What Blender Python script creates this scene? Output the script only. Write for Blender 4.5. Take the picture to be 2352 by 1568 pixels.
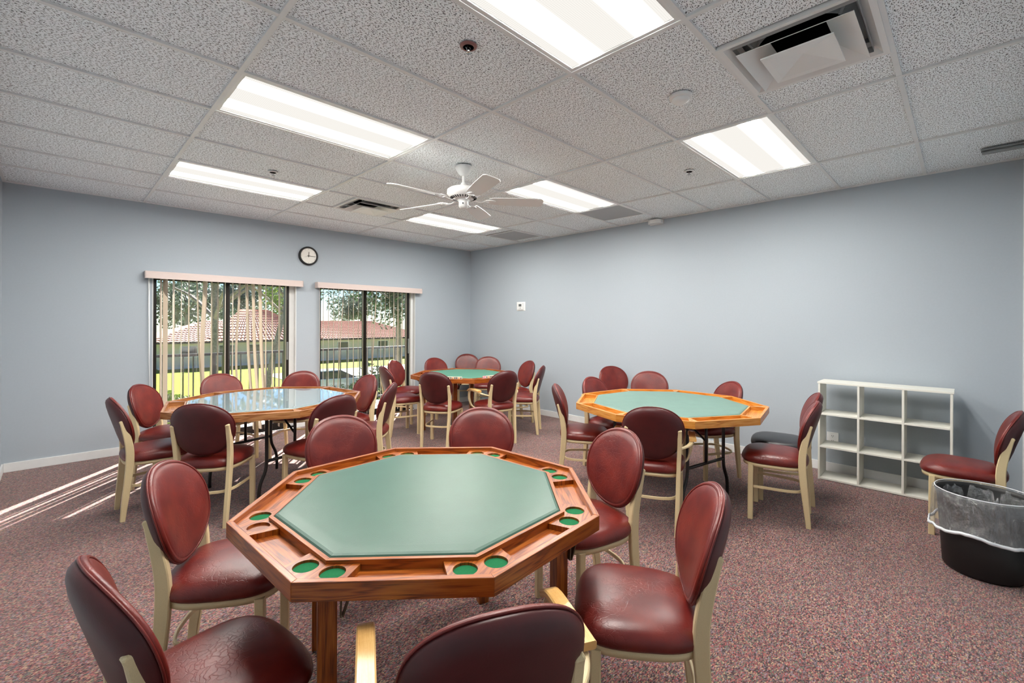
import bpy, bmesh, math, random
from math import sin, cos, pi, radians as R
from mathutils import Vector, Matrix

for o in list(bpy.data.objects): bpy.data.objects.remove(o)
scn = bpy.context.scene
col = scn.collection

# ------------------------------------------------------------------ camera
cam = bpy.data.cameras.new('camera')
camo = bpy.data.objects.new('camera', cam); col.objects.link(camo)
cam.sensor_fit = 'HORIZONTAL'; cam.sensor_width = 36
cam.lens = 36 * 1041.86 / 2352
cam.shift_x = -6.764 / 2352
cam.shift_y = -(784 - 740.53) / 2352
cam.clip_start = 0.05; cam.clip_end = 500
yaw, roll = .7904, .0045
Fw = Vector((sin(yaw), cos(yaw), 0)); Rt = Vector((cos(yaw), -sin(yaw), 0)); Up = Vector((0, 0, 1))
r2 = Rt * cos(roll) + Up * sin(roll); u2 = -Rt * sin(roll) + Up * cos(roll)
m = Matrix((r2, u2, -Fw)).transposed().to_4x4()
m.translation = Vector((-5.3167, -6.4144, 1.4328))
camo.matrix_world = m
scn.camera = camo

# ------------------------------------------------------------------ world, sun, exposure
w = bpy.data.worlds.new('world'); scn.world = w; w.use_nodes = True
wn = w.node_tree; bg = wn.nodes['Background']
sky = wn.nodes.new('ShaderNodeTexSky'); sky.sky_type = 'NISHITA'; sky.sun_disc = False
SUN_EL, SUN_AZ = R(37.7), R(50.5)            # azimuth measured from +X
sky.sun_elevation = SUN_EL; sky.sun_rotation = pi / 2 - SUN_AZ
sky.air_density = 1.0; sky.dust_density = .1; sky.ozone_density = 2.5
tint = wn.nodes.new('ShaderNodeVectorMath'); tint.operation = 'MULTIPLY'; tint.inputs[1].default_value = (.74, .92, 1.14)
wn.links.new(sky.outputs[0], tint.inputs[0]); wn.links.new(tint.outputs[0], bg.inputs[0]); bg.inputs[1].default_value = 0.10
sun = bpy.data.lights.new('sun', 'SUN'); sun.energy = 21.0; sun.angle = R(.53); sun.color = (1, .95, .87)
suno = bpy.data.objects.new('sun', sun); col.objects.link(suno)
sd = Vector((cos(SUN_AZ) * cos(SUN_EL), sin(SUN_AZ) * cos(SUN_EL), sin(SUN_EL)))
suno.rotation_euler = sd.to_track_quat('Z', 'Y').to_euler(); suno.location = (4, 6, 9)
scn.view_settings.view_transform = 'Standard'; scn.view_settings.look = 'None'
scn.view_settings.gamma = 1; scn.view_settings.use_curve_mapping = False
scn.view_settings.exposure = 0.70
LAMP = 56.0          # radiance of the bright tube bands of the ceiling fixtures

# ------------------------------------------------------------------ materials
def new_mat(name):
    mt = bpy.data.materials.new(name); mt.use_nodes = True
    nt = mt.node_tree; return mt, nt, nt.nodes['Principled BSDF']
def nd(nt, t, **k):
    n = nt.nodes.new(t)
    for a, b in k.items():
        if a == 'inp':
            for i, v in b.items(): n.inputs[i].default_value = v
        else: setattr(n, a, b)
    return n
def s2l(c):
    return tuple(((v / 255) / 12.92 if v / 255 < .04045 else ((v / 255 + .055) / 1.055) ** 2.4) for v in c) + (1,)
def simple(name, rgb, rough=.5, metal=0, spec=.5, noise=0, nscale=40, bump=0, bscale=200, coat=0):
    mt, nt, b = new_mat(name); c = s2l(rgb)
    b.inputs['Base Color'].default_value = c; b.inputs['Roughness'].default_value = rough
    b.inputs['Metallic'].default_value = metal; b.inputs['Specular IOR Level'].default_value = spec
    b.inputs['Coat Weight'].default_value = coat
    tc = nd(nt, 'ShaderNodeTexCoord')
    if noise:
        n = nd(nt, 'ShaderNodeTexNoise', inp={'Scale': nscale, 'Detail': 3})
        nt.links.new(tc.outputs['Object'], n.inputs['Vector'])
        mp = nd(nt, 'ShaderNodeMapRange', inp={1: .3, 2: .7, 3: 1 - noise, 4: 1 + noise})
        nt.links.new(n.outputs[0], mp.inputs[0])
        mx = nd(nt, 'ShaderNodeVectorMath', operation='SCALE'); mx.inputs[0].default_value = c[:3]
        nt.links.new(mp.outputs[0], mx.inputs['Scale']); nt.links.new(mx.outputs[0], b.inputs['Base Color'])
    if bump:
        n = nd(nt, 'ShaderNodeTexNoise', inp={'Scale': bscale, 'Detail': 2})
        nt.links.new(tc.outputs['Object'], n.inputs['Vector'])
        bm_ = nd(nt, 'ShaderNodeBump', inp={'Strength': bump, 'Distance': .002})
        nt.links.new(n.outputs[0], bm_.inputs['Height']); nt.links.new(bm_.outputs[0], b.inputs['Normal'])
    return mt
def ramp(nt, stops, interp='LINEAR'):
    r = nd(nt, 'ShaderNodeValToRGB'); r.color_ramp.interpolation = interp
    el = r.color_ramp.elements
    el[0].position, el[0].color = stops[0][0], stops[0][1]
    el[1].position, el[1].color = stops[-1][0], stops[-1][1]
    for p, c in stops[1:-1]:
        e = el.new(p); e.color = c
    return r

def wood(name, dark, mid, light, rough=.35, scale=1.0, coat=.3):
    mt, nt, b = new_mat(name)
    tc = nd(nt, 'ShaderNodeTexCoord')
    uv = nd(nt, 'ShaderNodeUVMap')          # u along the grain, metres
    mp = nd(nt, 'ShaderNodeMapping'); mp.inputs['Scale'].default_value = (1.6 * scale, 22 * scale, 1)
    nt.links.new(uv.outputs[0], mp.inputs[0])
    n0 = nd(nt, 'ShaderNodeTexNoise', inp={'Scale': 1.0, 'Detail': 2, 'Distortion': .6})
    nt.links.new(mp.outputs[0], n0.inputs['Vector'])
    wv = nd(nt, 'ShaderNodeMath', operation='MULTIPLY', inp={1: 38.0}); nt.links.new(n0.outputs[0], wv.inputs[0])
    sn = nd(nt, 'ShaderNodeMath', operation='SINE'); nt.links.new(wv.outputs[0], sn.inputs[0])
    mp2 = nd(nt, 'ShaderNodeMapping'); mp2.inputs['Scale'].default_value = (14 * scale, 420 * scale, 1)
    nt.links.new(uv.outputs[0], mp2.inputs[0])
    n1 = nd(nt, 'ShaderNodeTexNoise', inp={'Scale': 1.0, 'Detail': 2}); nt.links.new(mp2.outputs[0], n1.inputs['Vector'])
    a = nd(nt, 'ShaderNodeMath', operation='MULTIPLY_ADD', inp={1: .17, 2: .16}); nt.links.new(sn.outputs[0], a.inputs[0])
    s = nd(nt, 'ShaderNodeMath', operation='MULTIPLY_ADD', inp={1: .75}); nt.links.new(n1.outputs[0], s.inputs[0]); nt.links.new(a.outputs[0], s.inputs[2])
    r = ramp(nt, [(.22, s2l(dark)), (.45, s2l(mid)), (.8, s2l(light))]); nt.links.new(s.outputs[0], r.inputs[0])
    nt.links.new(r.outputs[0], b.inputs['Base Color'])
    b.inputs['Roughness'].default_value = rough; b.inputs['Coat Weight'].default_value = coat
    b.inputs['Coat Roughness'].default_value = .2
    bp = nd(nt, 'ShaderNodeBump', inp={'Strength': .15, 'Distance': .001}); nt.links.new(s.outputs[0], bp.inputs['Height'])
    nt.links.new(bp.outputs[0], b.inputs['Normal'])
    return mt

def leather(name, base, light, wrinkle=1.0, rough=.36):
    mt, nt, b = new_mat(name)
    tc = nd(nt, 'ShaderNodeTexCoord'); oi = nd(nt, 'ShaderNodeObjectInfo')
    off = nd(nt, 'ShaderNodeVectorMath', operation='SCALE'); off.inputs[0].default_value = (7, 3, 5)
    nt.links.new(oi.outputs['Random'], off.inputs['Scale'])
    ad = nd(nt, 'ShaderNodeVectorMath', operation='ADD')
    nt.links.new(tc.outputs['Object'], ad.inputs[0]); nt.links.new(off.outputs[0], ad.inputs[1])
    ns = nd(nt, 'ShaderNodeTexNoise', inp={'Scale': 11, 'Detail': 3})
    nt.links.new(ad.outputs[0], ns.inputs['Vector'])
    # distorted coordinates give irregular creases
    dv = nd(nt, 'ShaderNodeVectorMath', operation='MULTIPLY_ADD'); dv.inputs[1].default_value = (.14, .14, .14)
    nt.links.new(ns.outputs[1], dv.inputs[0]); nt.links.new(ad.outputs[0], dv.inputs[2])
    vo = nd(nt, 'ShaderNodeTexVoronoi', feature='DISTANCE_TO_EDGE', inp={'Scale': 36})
    nt.links.new(dv.outputs[0], vo.inputs['Vector'])
    cr = nd(nt, 'ShaderNodeMapRange', inp={1: 0.0, 2: .07, 3: 0.0, 4: 1.0}); nt.links.new(vo.outputs[0], cr.inputs[0])
    n2 = nd(nt, 'ShaderNodeTexNoise', inp={'Scale': 5.5, 'Detail': 1}); nt.links.new(ad.outputs[0], n2.inputs['Vector'])
    ms = nd(nt, 'ShaderNodeMapRange', inp={1: .40, 2: .62, 3: 0.05, 4: 1}); nt.links.new(n2.outputs[0], ms.inputs[0])
    gr = nd(nt, 'ShaderNodeTexVoronoi', feature='F1', inp={'Scale': 420}); nt.links.new(ad.outputs[0], gr.inputs['Vector'])
    inv = nd(nt, 'ShaderNodeMath', operation='SUBTRACT', inp={0: 1.0}); nt.links.new(cr.outputs[0], inv.inputs[1])
    h = nd(nt, 'ShaderNodeMath', operation='MULTIPLY'); nt.links.new(inv.outputs[0], h.inputs[0]); nt.links.new(ms.outputs[0], h.inputs[1])
    h2 = nd(nt, 'ShaderNodeMath', operation='MULTIPLY_ADD', inp={1: -.8 * wrinkle}); nt.links.new(h.outputs[0], h2.inputs[0])
    g2 = nd(nt, 'ShaderNodeMath', operation='MULTIPLY', inp={1: .16}); nt.links.new(gr.outputs[0], g2.inputs[0]); nt.links.new(g2.outputs[0], h2.inputs[2])
    bp = nd(nt, 'ShaderNodeBump', inp={'Strength': .32, 'Distance': .0016}); nt.links.new(h2.outputs[0], bp.inputs['Height'])
    nt.links.new(bp.outputs[0], b.inputs['Normal'])
    mx = nd(nt, 'ShaderNodeMix', data_type='RGBA'); mx.inputs[6].default_value = s2l(base); mx.inputs[7].default_value = s2l(light)
    f = nd(nt, 'ShaderNodeMapRange', inp={1: .35, 2: .75, 3: 0, 4: 1}); nt.links.new(ns.outputs[0], f.inputs[0])
    nt.links.new(f.outputs[0], mx.inputs[0]); nt.links.new(mx.outputs[2], b.inputs['Base Color'])
    b.inputs['Roughness'].default_value = rough; b.inputs['Specular IOR Level'].default_value = .55
    return mt

M = {}
M['wall'] = simple('wall_paint', (170, 179, 187), .85, spec=.2, noise=.012, nscale=60, bump=.06, bscale=300)
M['trim'] = simple('white_trim_paint', (222, 224, 224), .45, noise=.02, nscale=15)
M['beige'] = simple('beige_powder_coat', (214, 194, 152), .42, noise=.05, nscale=500, bump=.12, bscale=900)
M['leather'] = leather('burgundy_vinyl', (90, 18, 16), (118, 36, 26))
M['leather_shell'] = leather('burgundy_vinyl_shell', (64, 13, 17), (78, 20, 22), wrinkle=.15, rough=.42)
M['leather_black'] = leather('black_vinyl', (34, 34, 38), (50, 50, 55), wrinkle=.5)
M['oak'] = wood('red_oak', (72, 30, 4), (138, 66, 14), (172, 96, 30))
M['oak_gold'] = wood('golden_oak', (150, 84, 16), (196, 122, 36), (214, 152, 72))
M['oak_tan'] = wood('tan_oak', (104, 58, 26), (150, 94, 48), (182, 132, 84))
M['maple'] = wood('maple', (206, 152, 84), (222, 176, 108), (234, 196, 134), coat=.4)
M['felt'] = simple('green_felt', (34, 104, 66), .95, spec=.1, noise=.1, nscale=300, bump=.3, bscale=800)
def vinyl(name, rgb, rough, coat=0):
    mt = simple(name, rgb, rough, spec=.6, noise=.05, nscale=9, bump=.18, bscale=420, coat=coat)
    return mt
M['vinyl1'] = vinyl('green_vinyl_top', (60, 94, 80), .34)
M['vinyl2'] = vinyl('glossy_green_vinyl_top', (128, 147, 150), .2, 1.0)  # base colour paled to imitate white window reflections on this top
M['vinyl3'] = vinyl('worn_green_vinyl_top', (98, 128, 118), .45)
M['vinyl4'] = vinyl('bright_green_vinyl_top', (62, 118, 98), .5)
M['black_metal'] = simple('black_metal', (22, 22, 24), .35, spec=.6)
M['bracket'] = simple('brown_steel', (96, 84, 66), .4, metal=.6)
M['white_lam'] = simple('white_laminate', (226, 225, 216), .45, noise=.01)
M['white_plastic'] = simple('white_plastic', (228, 229, 228), .4)
M['white_metal'] = simple('white_enamel', (226, 227, 226), .35)
M['grey_metal'] = simple('grey_metal', (150, 152, 152), .4, metal=.5)
M['chrome'] = simple('chrome', (200, 200, 200), .12, metal=1)
M['copper'] = simple('tarnished_ring', (150, 108, 104), .35, metal=.5)
M['dark'] = simple('dark_void', (10, 10, 11), .9, spec=0)
M['screen'] = simple('lcd_grey', (92, 96, 96), .3)
M['duct'] = simple('duct_metal', (176, 176, 176), .4)
M['bronze'] = simple('dark_bronze_frame', (38, 34, 32), .4, metal=.3)
M['valance'] = simple('mauve_beige_valance', (206, 190, 184), .5)
M['black_plastic'] = simple('black_plastic', (16, 16, 17), .5, bump=.25, bscale=700)
M['clock_face'] = simple('clock_face', (226, 222, 214), .6)
M['concrete'] = simple('concrete', (212, 209, 202), .9, noise=.08, nscale=6)
M['stucco'] = simple('cream_stucco', (206, 200, 184), .95, noise=.05, nscale=8)
M['roof_tile'] = simple('terracotta', (182, 126, 106), .8, noise=.22, nscale=7)
M['bark'] = simple('bark', (132, 122, 116), .95, noise=.35, nscale=14, bump=1, bscale=30)
M['car_white'] = simple('car_paint_white', (222, 226, 230), .15, coat=1)
M['rubber'] = simple('rubber', (28, 28, 30), .8)
M['car_glass'] = simple('car_glass', (40, 56, 72), .05)
M['tile_white'] = simple('ivory_tile', (236, 230, 214), .3)
M['ink_black'] = simple('ink_black', (30, 28, 26), .6)
M['ink_orange'] = simple('ink_orange', (226, 140, 40), .6)
M['pink'] = simple('pink_card', (226, 176, 186), .6)

# slats: thin translucent vinyl
mt, nt, b = new_mat('slat_vinyl')
b.inputs['Base Color'].default_value = s2l((158, 146, 134)); b.inputs['Roughness'].default_value = .5
tr = nd(nt, 'ShaderNodeBsdfTranslucent'); tr.inputs[0].default_value = s2l((196, 180, 162))
mxs = nd(nt, 'ShaderNodeMixShader', inp={0: .12}); out = nt.nodes['Material Output']
nt.links.new(b.outputs[0], mxs.inputs[1]); nt.links.new(tr.outputs[0], mxs.inputs[2]); nt.links.new(mxs.outputs[0], out.inputs[0])
M['slat'] = mt
# pane glass: reflects by Fresnel, lets most through; haze = pale diffuse patches imitating hazy reflections and smudges
def glass(name, tint, haze=0.0):
    mt = bpy.data.materials.new(name); mt.use_nodes = True; nt = mt.node_tree; nt.nodes.clear()
    out = nd(nt, 'ShaderNodeOutputMaterial'); t = nd(nt, 'ShaderNodeBsdfTransparent'); t.inputs[0].default_value = tint
    g = nd(nt, 'ShaderNodeBsdfGlossy', inp={'Roughness': .02}); lw = nd(nt, 'ShaderNodeLayerWeight', inp={0: .5}); f5 = nd(nt, 'ShaderNodeMath', operation='POWER', inp={1: 5.0}); nt.links.new(lw.outputs['Facing'], f5.inputs[0]); fr = nd(nt, 'ShaderNodeMath', operation='MULTIPLY_ADD', inp={1: .88, 2: .07}); nt.links.new(f5.outputs[0], fr.inputs[0])
    mx = nd(nt, 'ShaderNodeMixShader'); nt.links.new(fr.outputs[0], mx.inputs[0])
    nt.links.new(t.outputs[0], mx.inputs[1]); nt.links.new(g.outputs[0], mx.inputs[2])
    last = mx
    if haze:
        d = nd(nt, 'ShaderNodeBsdfDiffuse'); d.inputs[0].default_value = (.8, .82, .85, 1)
        m2 = nd(nt, 'ShaderNodeMixShader', inp={0: haze}); ht = nd(nt, 'ShaderNodeTexCoord'); hn = nd(nt, 'ShaderNodeTexNoise', inp={'Scale': 3.0, 'Detail': 4, 'Distortion': 1.5}); hm = nd(nt, 'ShaderNodeMapRange', inp={1: .4, 2: .7, 3: haze * .4, 4: haze * 2.2}); nt.links.new(ht.outputs['Object'], hn.inputs['Vector']); nt.links.new(hn.outputs[0], hm.inputs[0]); nt.links.new(hm.outputs[0], m2.inputs[0]); nt.links.new(mx.outputs[0], m2.inputs[1]); nt.links.new(d.outputs[0], m2.inputs[2]); last = m2
    nt.links.new(last.outputs[0], out.inputs[0]); return mt
M['glass'] = glass('door_glass', (.94, .96, .96, 1), .05)
# clear bin liner
mt = bpy.data.materials.new('clear_liner'); mt.use_nodes = True; nt = mt.node_tree; nt.nodes.clear()
out = nd(nt, 'ShaderNodeOutputMaterial'); t = nd(nt, 'ShaderNodeBsdfTransparent'); t.inputs[0].default_value = (.93, .94, .95, 1)
g = nd(nt, 'ShaderNodeBsdfGlossy', inp={'Roughness': .16}); d = nd(nt, 'ShaderNodeBsdfDiffuse'); d.inputs[0].default_value = (.75, .77, .8, 1)
tc = nd(nt, 'ShaderNodeTexCoord'); n = nd(nt, 'ShaderNodeTexNoise', inp={'Scale': 17, 'Detail': 5, 'Distortion': 2.2, 'Roughness': .6})
mpp = nd(nt, 'ShaderNodeMapping'); mpp.inputs['Scale'].default_value = (1, 1, .5)
nt.links.new(tc.outputs['Object'], mpp.inputs[0]); nt.links.new(mpp.outputs[0], n.inputs['Vector'])
bp = nd(nt, 'ShaderNodeBump', inp={'Strength': 1, 'Distance': .03}); nt.links.new(n.outputs[0], bp.inputs['Height'])
nt.links.new(bp.outputs[0], g.inputs['Normal']); nt.links.new(bp.outputs[0], d.inputs['Normal'])
m1 = nd(nt, 'ShaderNodeMixShader', inp={0: .11}); nt.links.new(t.outputs[0], m1.inputs[1]); nt.links.new(d.outputs[0], m1.inputs[2])
m2 = nd(nt, 'ShaderNodeMixShader', inp={0: .17}); nt.links.new(m1.outputs[0], m2.inputs[1]); nt.links.new(g.outputs[0], m2.inputs[2])
nt.links.new(m2.outputs[0], out.inputs[0]); M['liner'] = mt
M['liner_hem'] = simple('liner_hem', (214, 218, 222), .35)

# carpet: looped pile of many coloured yarns
mt, nt, b = new_mat('speckled_carpet')
tc = nd(nt, 'ShaderNodeTexCoord'); mp = nd(nt, 'ShaderNodeMapping'); mp.inputs['Rotation'].default_value = (0, 0, R(38)); mp.inputs['Scale'].default_value = (1, 1.9, 1)
nt.links.new(tc.outputs['Object'], mp.inputs[0])
vo = nd(nt, 'ShaderNodeTexVoronoi', feature='F1', inp={'Scale': 118, 'Randomness': .75}); nt.links.new(mp.outputs[0], vo.inputs['Vector'])
sp = nd(nt, 'ShaderNodeSeparateColor'); nt.links.new(vo.outputs['Color'], sp.inputs[0])
rp = ramp(nt, [(0, s2l((52, 34, 38))), (.18, s2l((112, 60, 62))), (.34, s2l((148, 82, 80))), (.46, s2l((92, 80, 84))), (.58, s2l((126, 92, 88))),
               (.71, s2l((160, 132, 108))), (.83, s2l((92, 98, 84))), (.92, s2l((130, 112, 122))), (1, s2l((206, 178, 160)))], 'CONSTANT')
nt.links.new(sp.outputs[0], rp.inputs[0])
sh = nd(nt, 'ShaderNodeMapRange', inp={1: 0, 2: .8, 3: 1.15, 4: .6}); nt.links.new(vo.outputs['Distance'], sh.inputs[0])
n = nd(nt, 'ShaderNodeTexNoise', inp={'Scale': 1.3, 'Detail': 2}); nt.links.new(tc.outputs['Object'], n.inputs['Vector'])
wr = nd(nt, 'ShaderNodeMapRange', inp={1: .35, 2: .65, 3: 1.16, 4: 1.34}); nt.links.new(n.outputs[0], wr.inputs[0])
mm = nd(nt, 'ShaderNodeMath', operation='MULTIPLY'); nt.links.new(sh.outputs[0], mm.inputs[0]); nt.links.new(wr.outputs[0], mm.inputs[1])
sc = nd(nt, 'ShaderNodeVectorMath', operation='SCALE'); nt.links.new(rp.outputs[0], sc.inputs[0]); nt.links.new(mm.outputs[0], sc.inputs['Scale'])
nt.links.new(sc.outputs[0], b.inputs['Base Color']); b.inputs['Roughness'].default_value = .9
b.inputs['Specular IOR Level'].default_value = .25; b.inputs['Sheen Weight'].default_value = .25
bp = nd(nt, 'ShaderNodeBump', invert=True, inp={'Strength': .6, 'Distance': .003}); nt.links.new(vo.outputs['Distance'], bp.inputs['Height'])
nt.links.new(bp.outputs[0], b.inputs['Normal']); M['carpet'] = mt

# fissured mineral-fibre tile
mt, nt, b = new_mat('fissured_tile')
tc = nd(nt, 'ShaderNodeTexCoord'); oi = nd(nt, 'ShaderNodeObjectInfo')
off = nd(nt, 'ShaderNodeVectorMath', operation='SCALE'); off.inputs[0].default_value = (37, 23, 0); nt.links.new(oi.outputs['Random'], off.inputs['Scale'])
ad = nd(nt, 'ShaderNodeVectorMath', operation='ADD'); nt.links.new(tc.outputs['Object'], ad.inputs[0]); nt.links.new(off.outputs[0], ad.inputs[1])
dn = nd(nt, 'ShaderNodeTexNoise', inp={'Scale': 60, 'Detail': 2}); nt.links.new(ad.outputs[0], dn.inputs['Vector'])
dv = nd(nt, 'ShaderNodeVectorMath', operation='MULTIPLY_ADD'); dv.inputs[1].default_value = (.018, .018, 0); nt.links.new(dn.outputs[1], dv.inputs[0]); nt.links.new(ad.outputs[0], dv.inputs[2])
prev = None
for ang, scl, th in ((25, (48, 112, 1), .14), (-50, (56, 124, 1), .12)):
    m1 = nd(nt, 'ShaderNodeMapping'); m1.inputs['Rotation'].default_value = (0, 0, R(ang)); m1.inputs['Scale'].default_value = scl
    nt.links.new(dv.outputs[0], m1.inputs[0])
    v = nd(nt, 'ShaderNodeTexVoronoi', voronoi_dimensions='2D', feature='F1', inp={'Scale': 1}); nt.links.new(m1.outputs[0], v.inputs['Vector'])
    q = nd(nt, 'ShaderNodeMapRange', inp={1: th, 2: th + .07, 3: 1, 4: 0}); nt.links.new(v.outputs['Distance'], q.inputs[0])
    if prev is None: prev = q
    else:
        mxm = nd(nt, 'ShaderNodeMath', operation='MAXIMUM'); nt.links.new(prev.outputs[0], mxm.inputs[0]); nt.links.new(q.outputs[0], mxm.inputs[1]); prev = mxm
mx = nd(nt, 'ShaderNodeMix', data_type='RGBA'); mx.inputs[6].default_value = s2l((246, 252, 255)); mx.inputs[7].default_value = s2l((92, 94, 96))
nt.links.new(prev.outputs[0], mx.inputs[0]); nt.links.new(mx.outputs[2], b.inputs['Base Color']); b.inputs['Roughness'].default_value = .95
b.inputs['Specular IOR Level'].default_value = .1
bp = nd(nt, 'ShaderNodeBump', invert=True, inp={'Strength': .6, 'Distance': .002}); nt.links.new(prev.outputs[0], bp.inputs['Height']); nt.links.new(bp.outputs[0], b.inputs['Normal'])
M['tile'] = mt

# lit lens of the fluorescent fixtures: two tubes glow through, cooler between (object space, x along tubes, +-.28 in y)
mt = bpy.data.materials.new('lit_lens'); mt.use_nodes = True; nt = mt.node_tree; nt.nodes.clear()
out = nd(nt, 'ShaderNodeOutputMaterial'); em = nd(nt, 'ShaderNodeEmission'); nt.links.new(em.outputs[0], out.inputs[0])
tc = nd(nt, 'ShaderNodeTexCoord'); sx = nd(nt, 'ShaderNodeSeparateXYZ'); nt.links.new(tc.outputs['Object'], sx.inputs[0])
ab = nd(nt, 'ShaderNodeMath', operation='ABSOLUTE'); nt.links.new(sx.outputs[1], ab.inputs[0])
su = nd(nt, 'ShaderNodeMath', operation='SUBTRACT', inp={1: .155}); nt.links.new(ab.outputs[0], su.inputs[0])
a2 = nd(nt, 'ShaderNodeMath', operation='ABSOLUTE'); nt.links.new(su.outputs[0], a2.inputs[0])
pr = nd(nt, 'ShaderNodeMapRange', interpolation_type='SMOOTHERSTEP', inp={1: .02, 2: .085, 3: 1, 4: 0}); nt.links.new(a2.outputs[0], pr.inputs[0])
pw = nd(nt, 'ShaderNodeMath', operation='POWER', inp={1: 2.2}); nt.links.new(pr.outputs[0], pw.inputs[0])
st = nd(nt, 'ShaderNodeMapRange', inp={1: 0, 2: 1, 3: .62, 4: LAMP}); nt.links.new(pw.outputs[0], st.inputs[0])
wv = nd(nt, 'ShaderNodeTexVoronoi', inp={'Scale': 105, 'Randomness': 0}); nt.links.new(tc.outputs['Object'], wv.inputs['Vector'])
wm = nd(nt, 'ShaderNodeMapRange', inp={1: 0, 2: .7, 3: 1.05, 4: .84}); nt.links.new(wv.outputs['Distance'], wm.inputs[0])
mu = nd(nt, 'ShaderNodeMath', operation='MULTIPLY'); nt.links.new(st.outputs[0], mu.inputs[0]); nt.links.new(wm.outputs[0], mu.inputs[1])
em.inputs[0].default_value = (1, .965, .905, 1); nt.links.new(mu.outputs[0], em.inputs[1]); M['lens'] = mt

# grass, foliage
M['grass'] = simple('lawn', (112, 128, 32), .9, noise=.3, nscale=3, spec=.1)
def leafmat(name, rgb):
    mt, nt, b = new_mat(name)
    oi = nd(nt, 'ShaderNodeTexCoord'); n = nd(nt, 'ShaderNodeTexNoise', inp={'Scale': 2.5}); nt.links.new(oi.outputs['Object'], n.inputs['Vector'])
    c = s2l(rgb); r = ramp(nt, [(.3, tuple(v * .5 for v in c[:3]) + (1,)), (.7, tuple(min(1, v * 1.5) for v in c[:3]) + (1,))]); nt.links.new(n.outputs[0], r.inputs[0])
    nt.links.new(r.outputs[0], b.inputs['Base Color']); b.inputs['Roughness'].default_value = .6
    t = nd(nt, 'ShaderNodeBsdfTranslucent'); nt.links.new(r.outputs[0], t.inputs[0])
    mx = nd(nt, 'ShaderNodeMixShader', inp={0: .35}); out = nt.nodes['Material Output']
    nt.links.new(b.outputs[0], mx.inputs[1]); nt.links.new(t.outputs[0], mx.inputs[2]); nt.links.new(mx.outputs[0], out.inputs[0]); return mt
M['leaf_grey'] = leafmat('greyish_leaves', (104, 118, 104))
M['leaf_green'] = leafmat('green_leaves', (120, 146, 44))
M['leaf_dark'] = leafmat('dark_leaves', (58, 84, 44))

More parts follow.
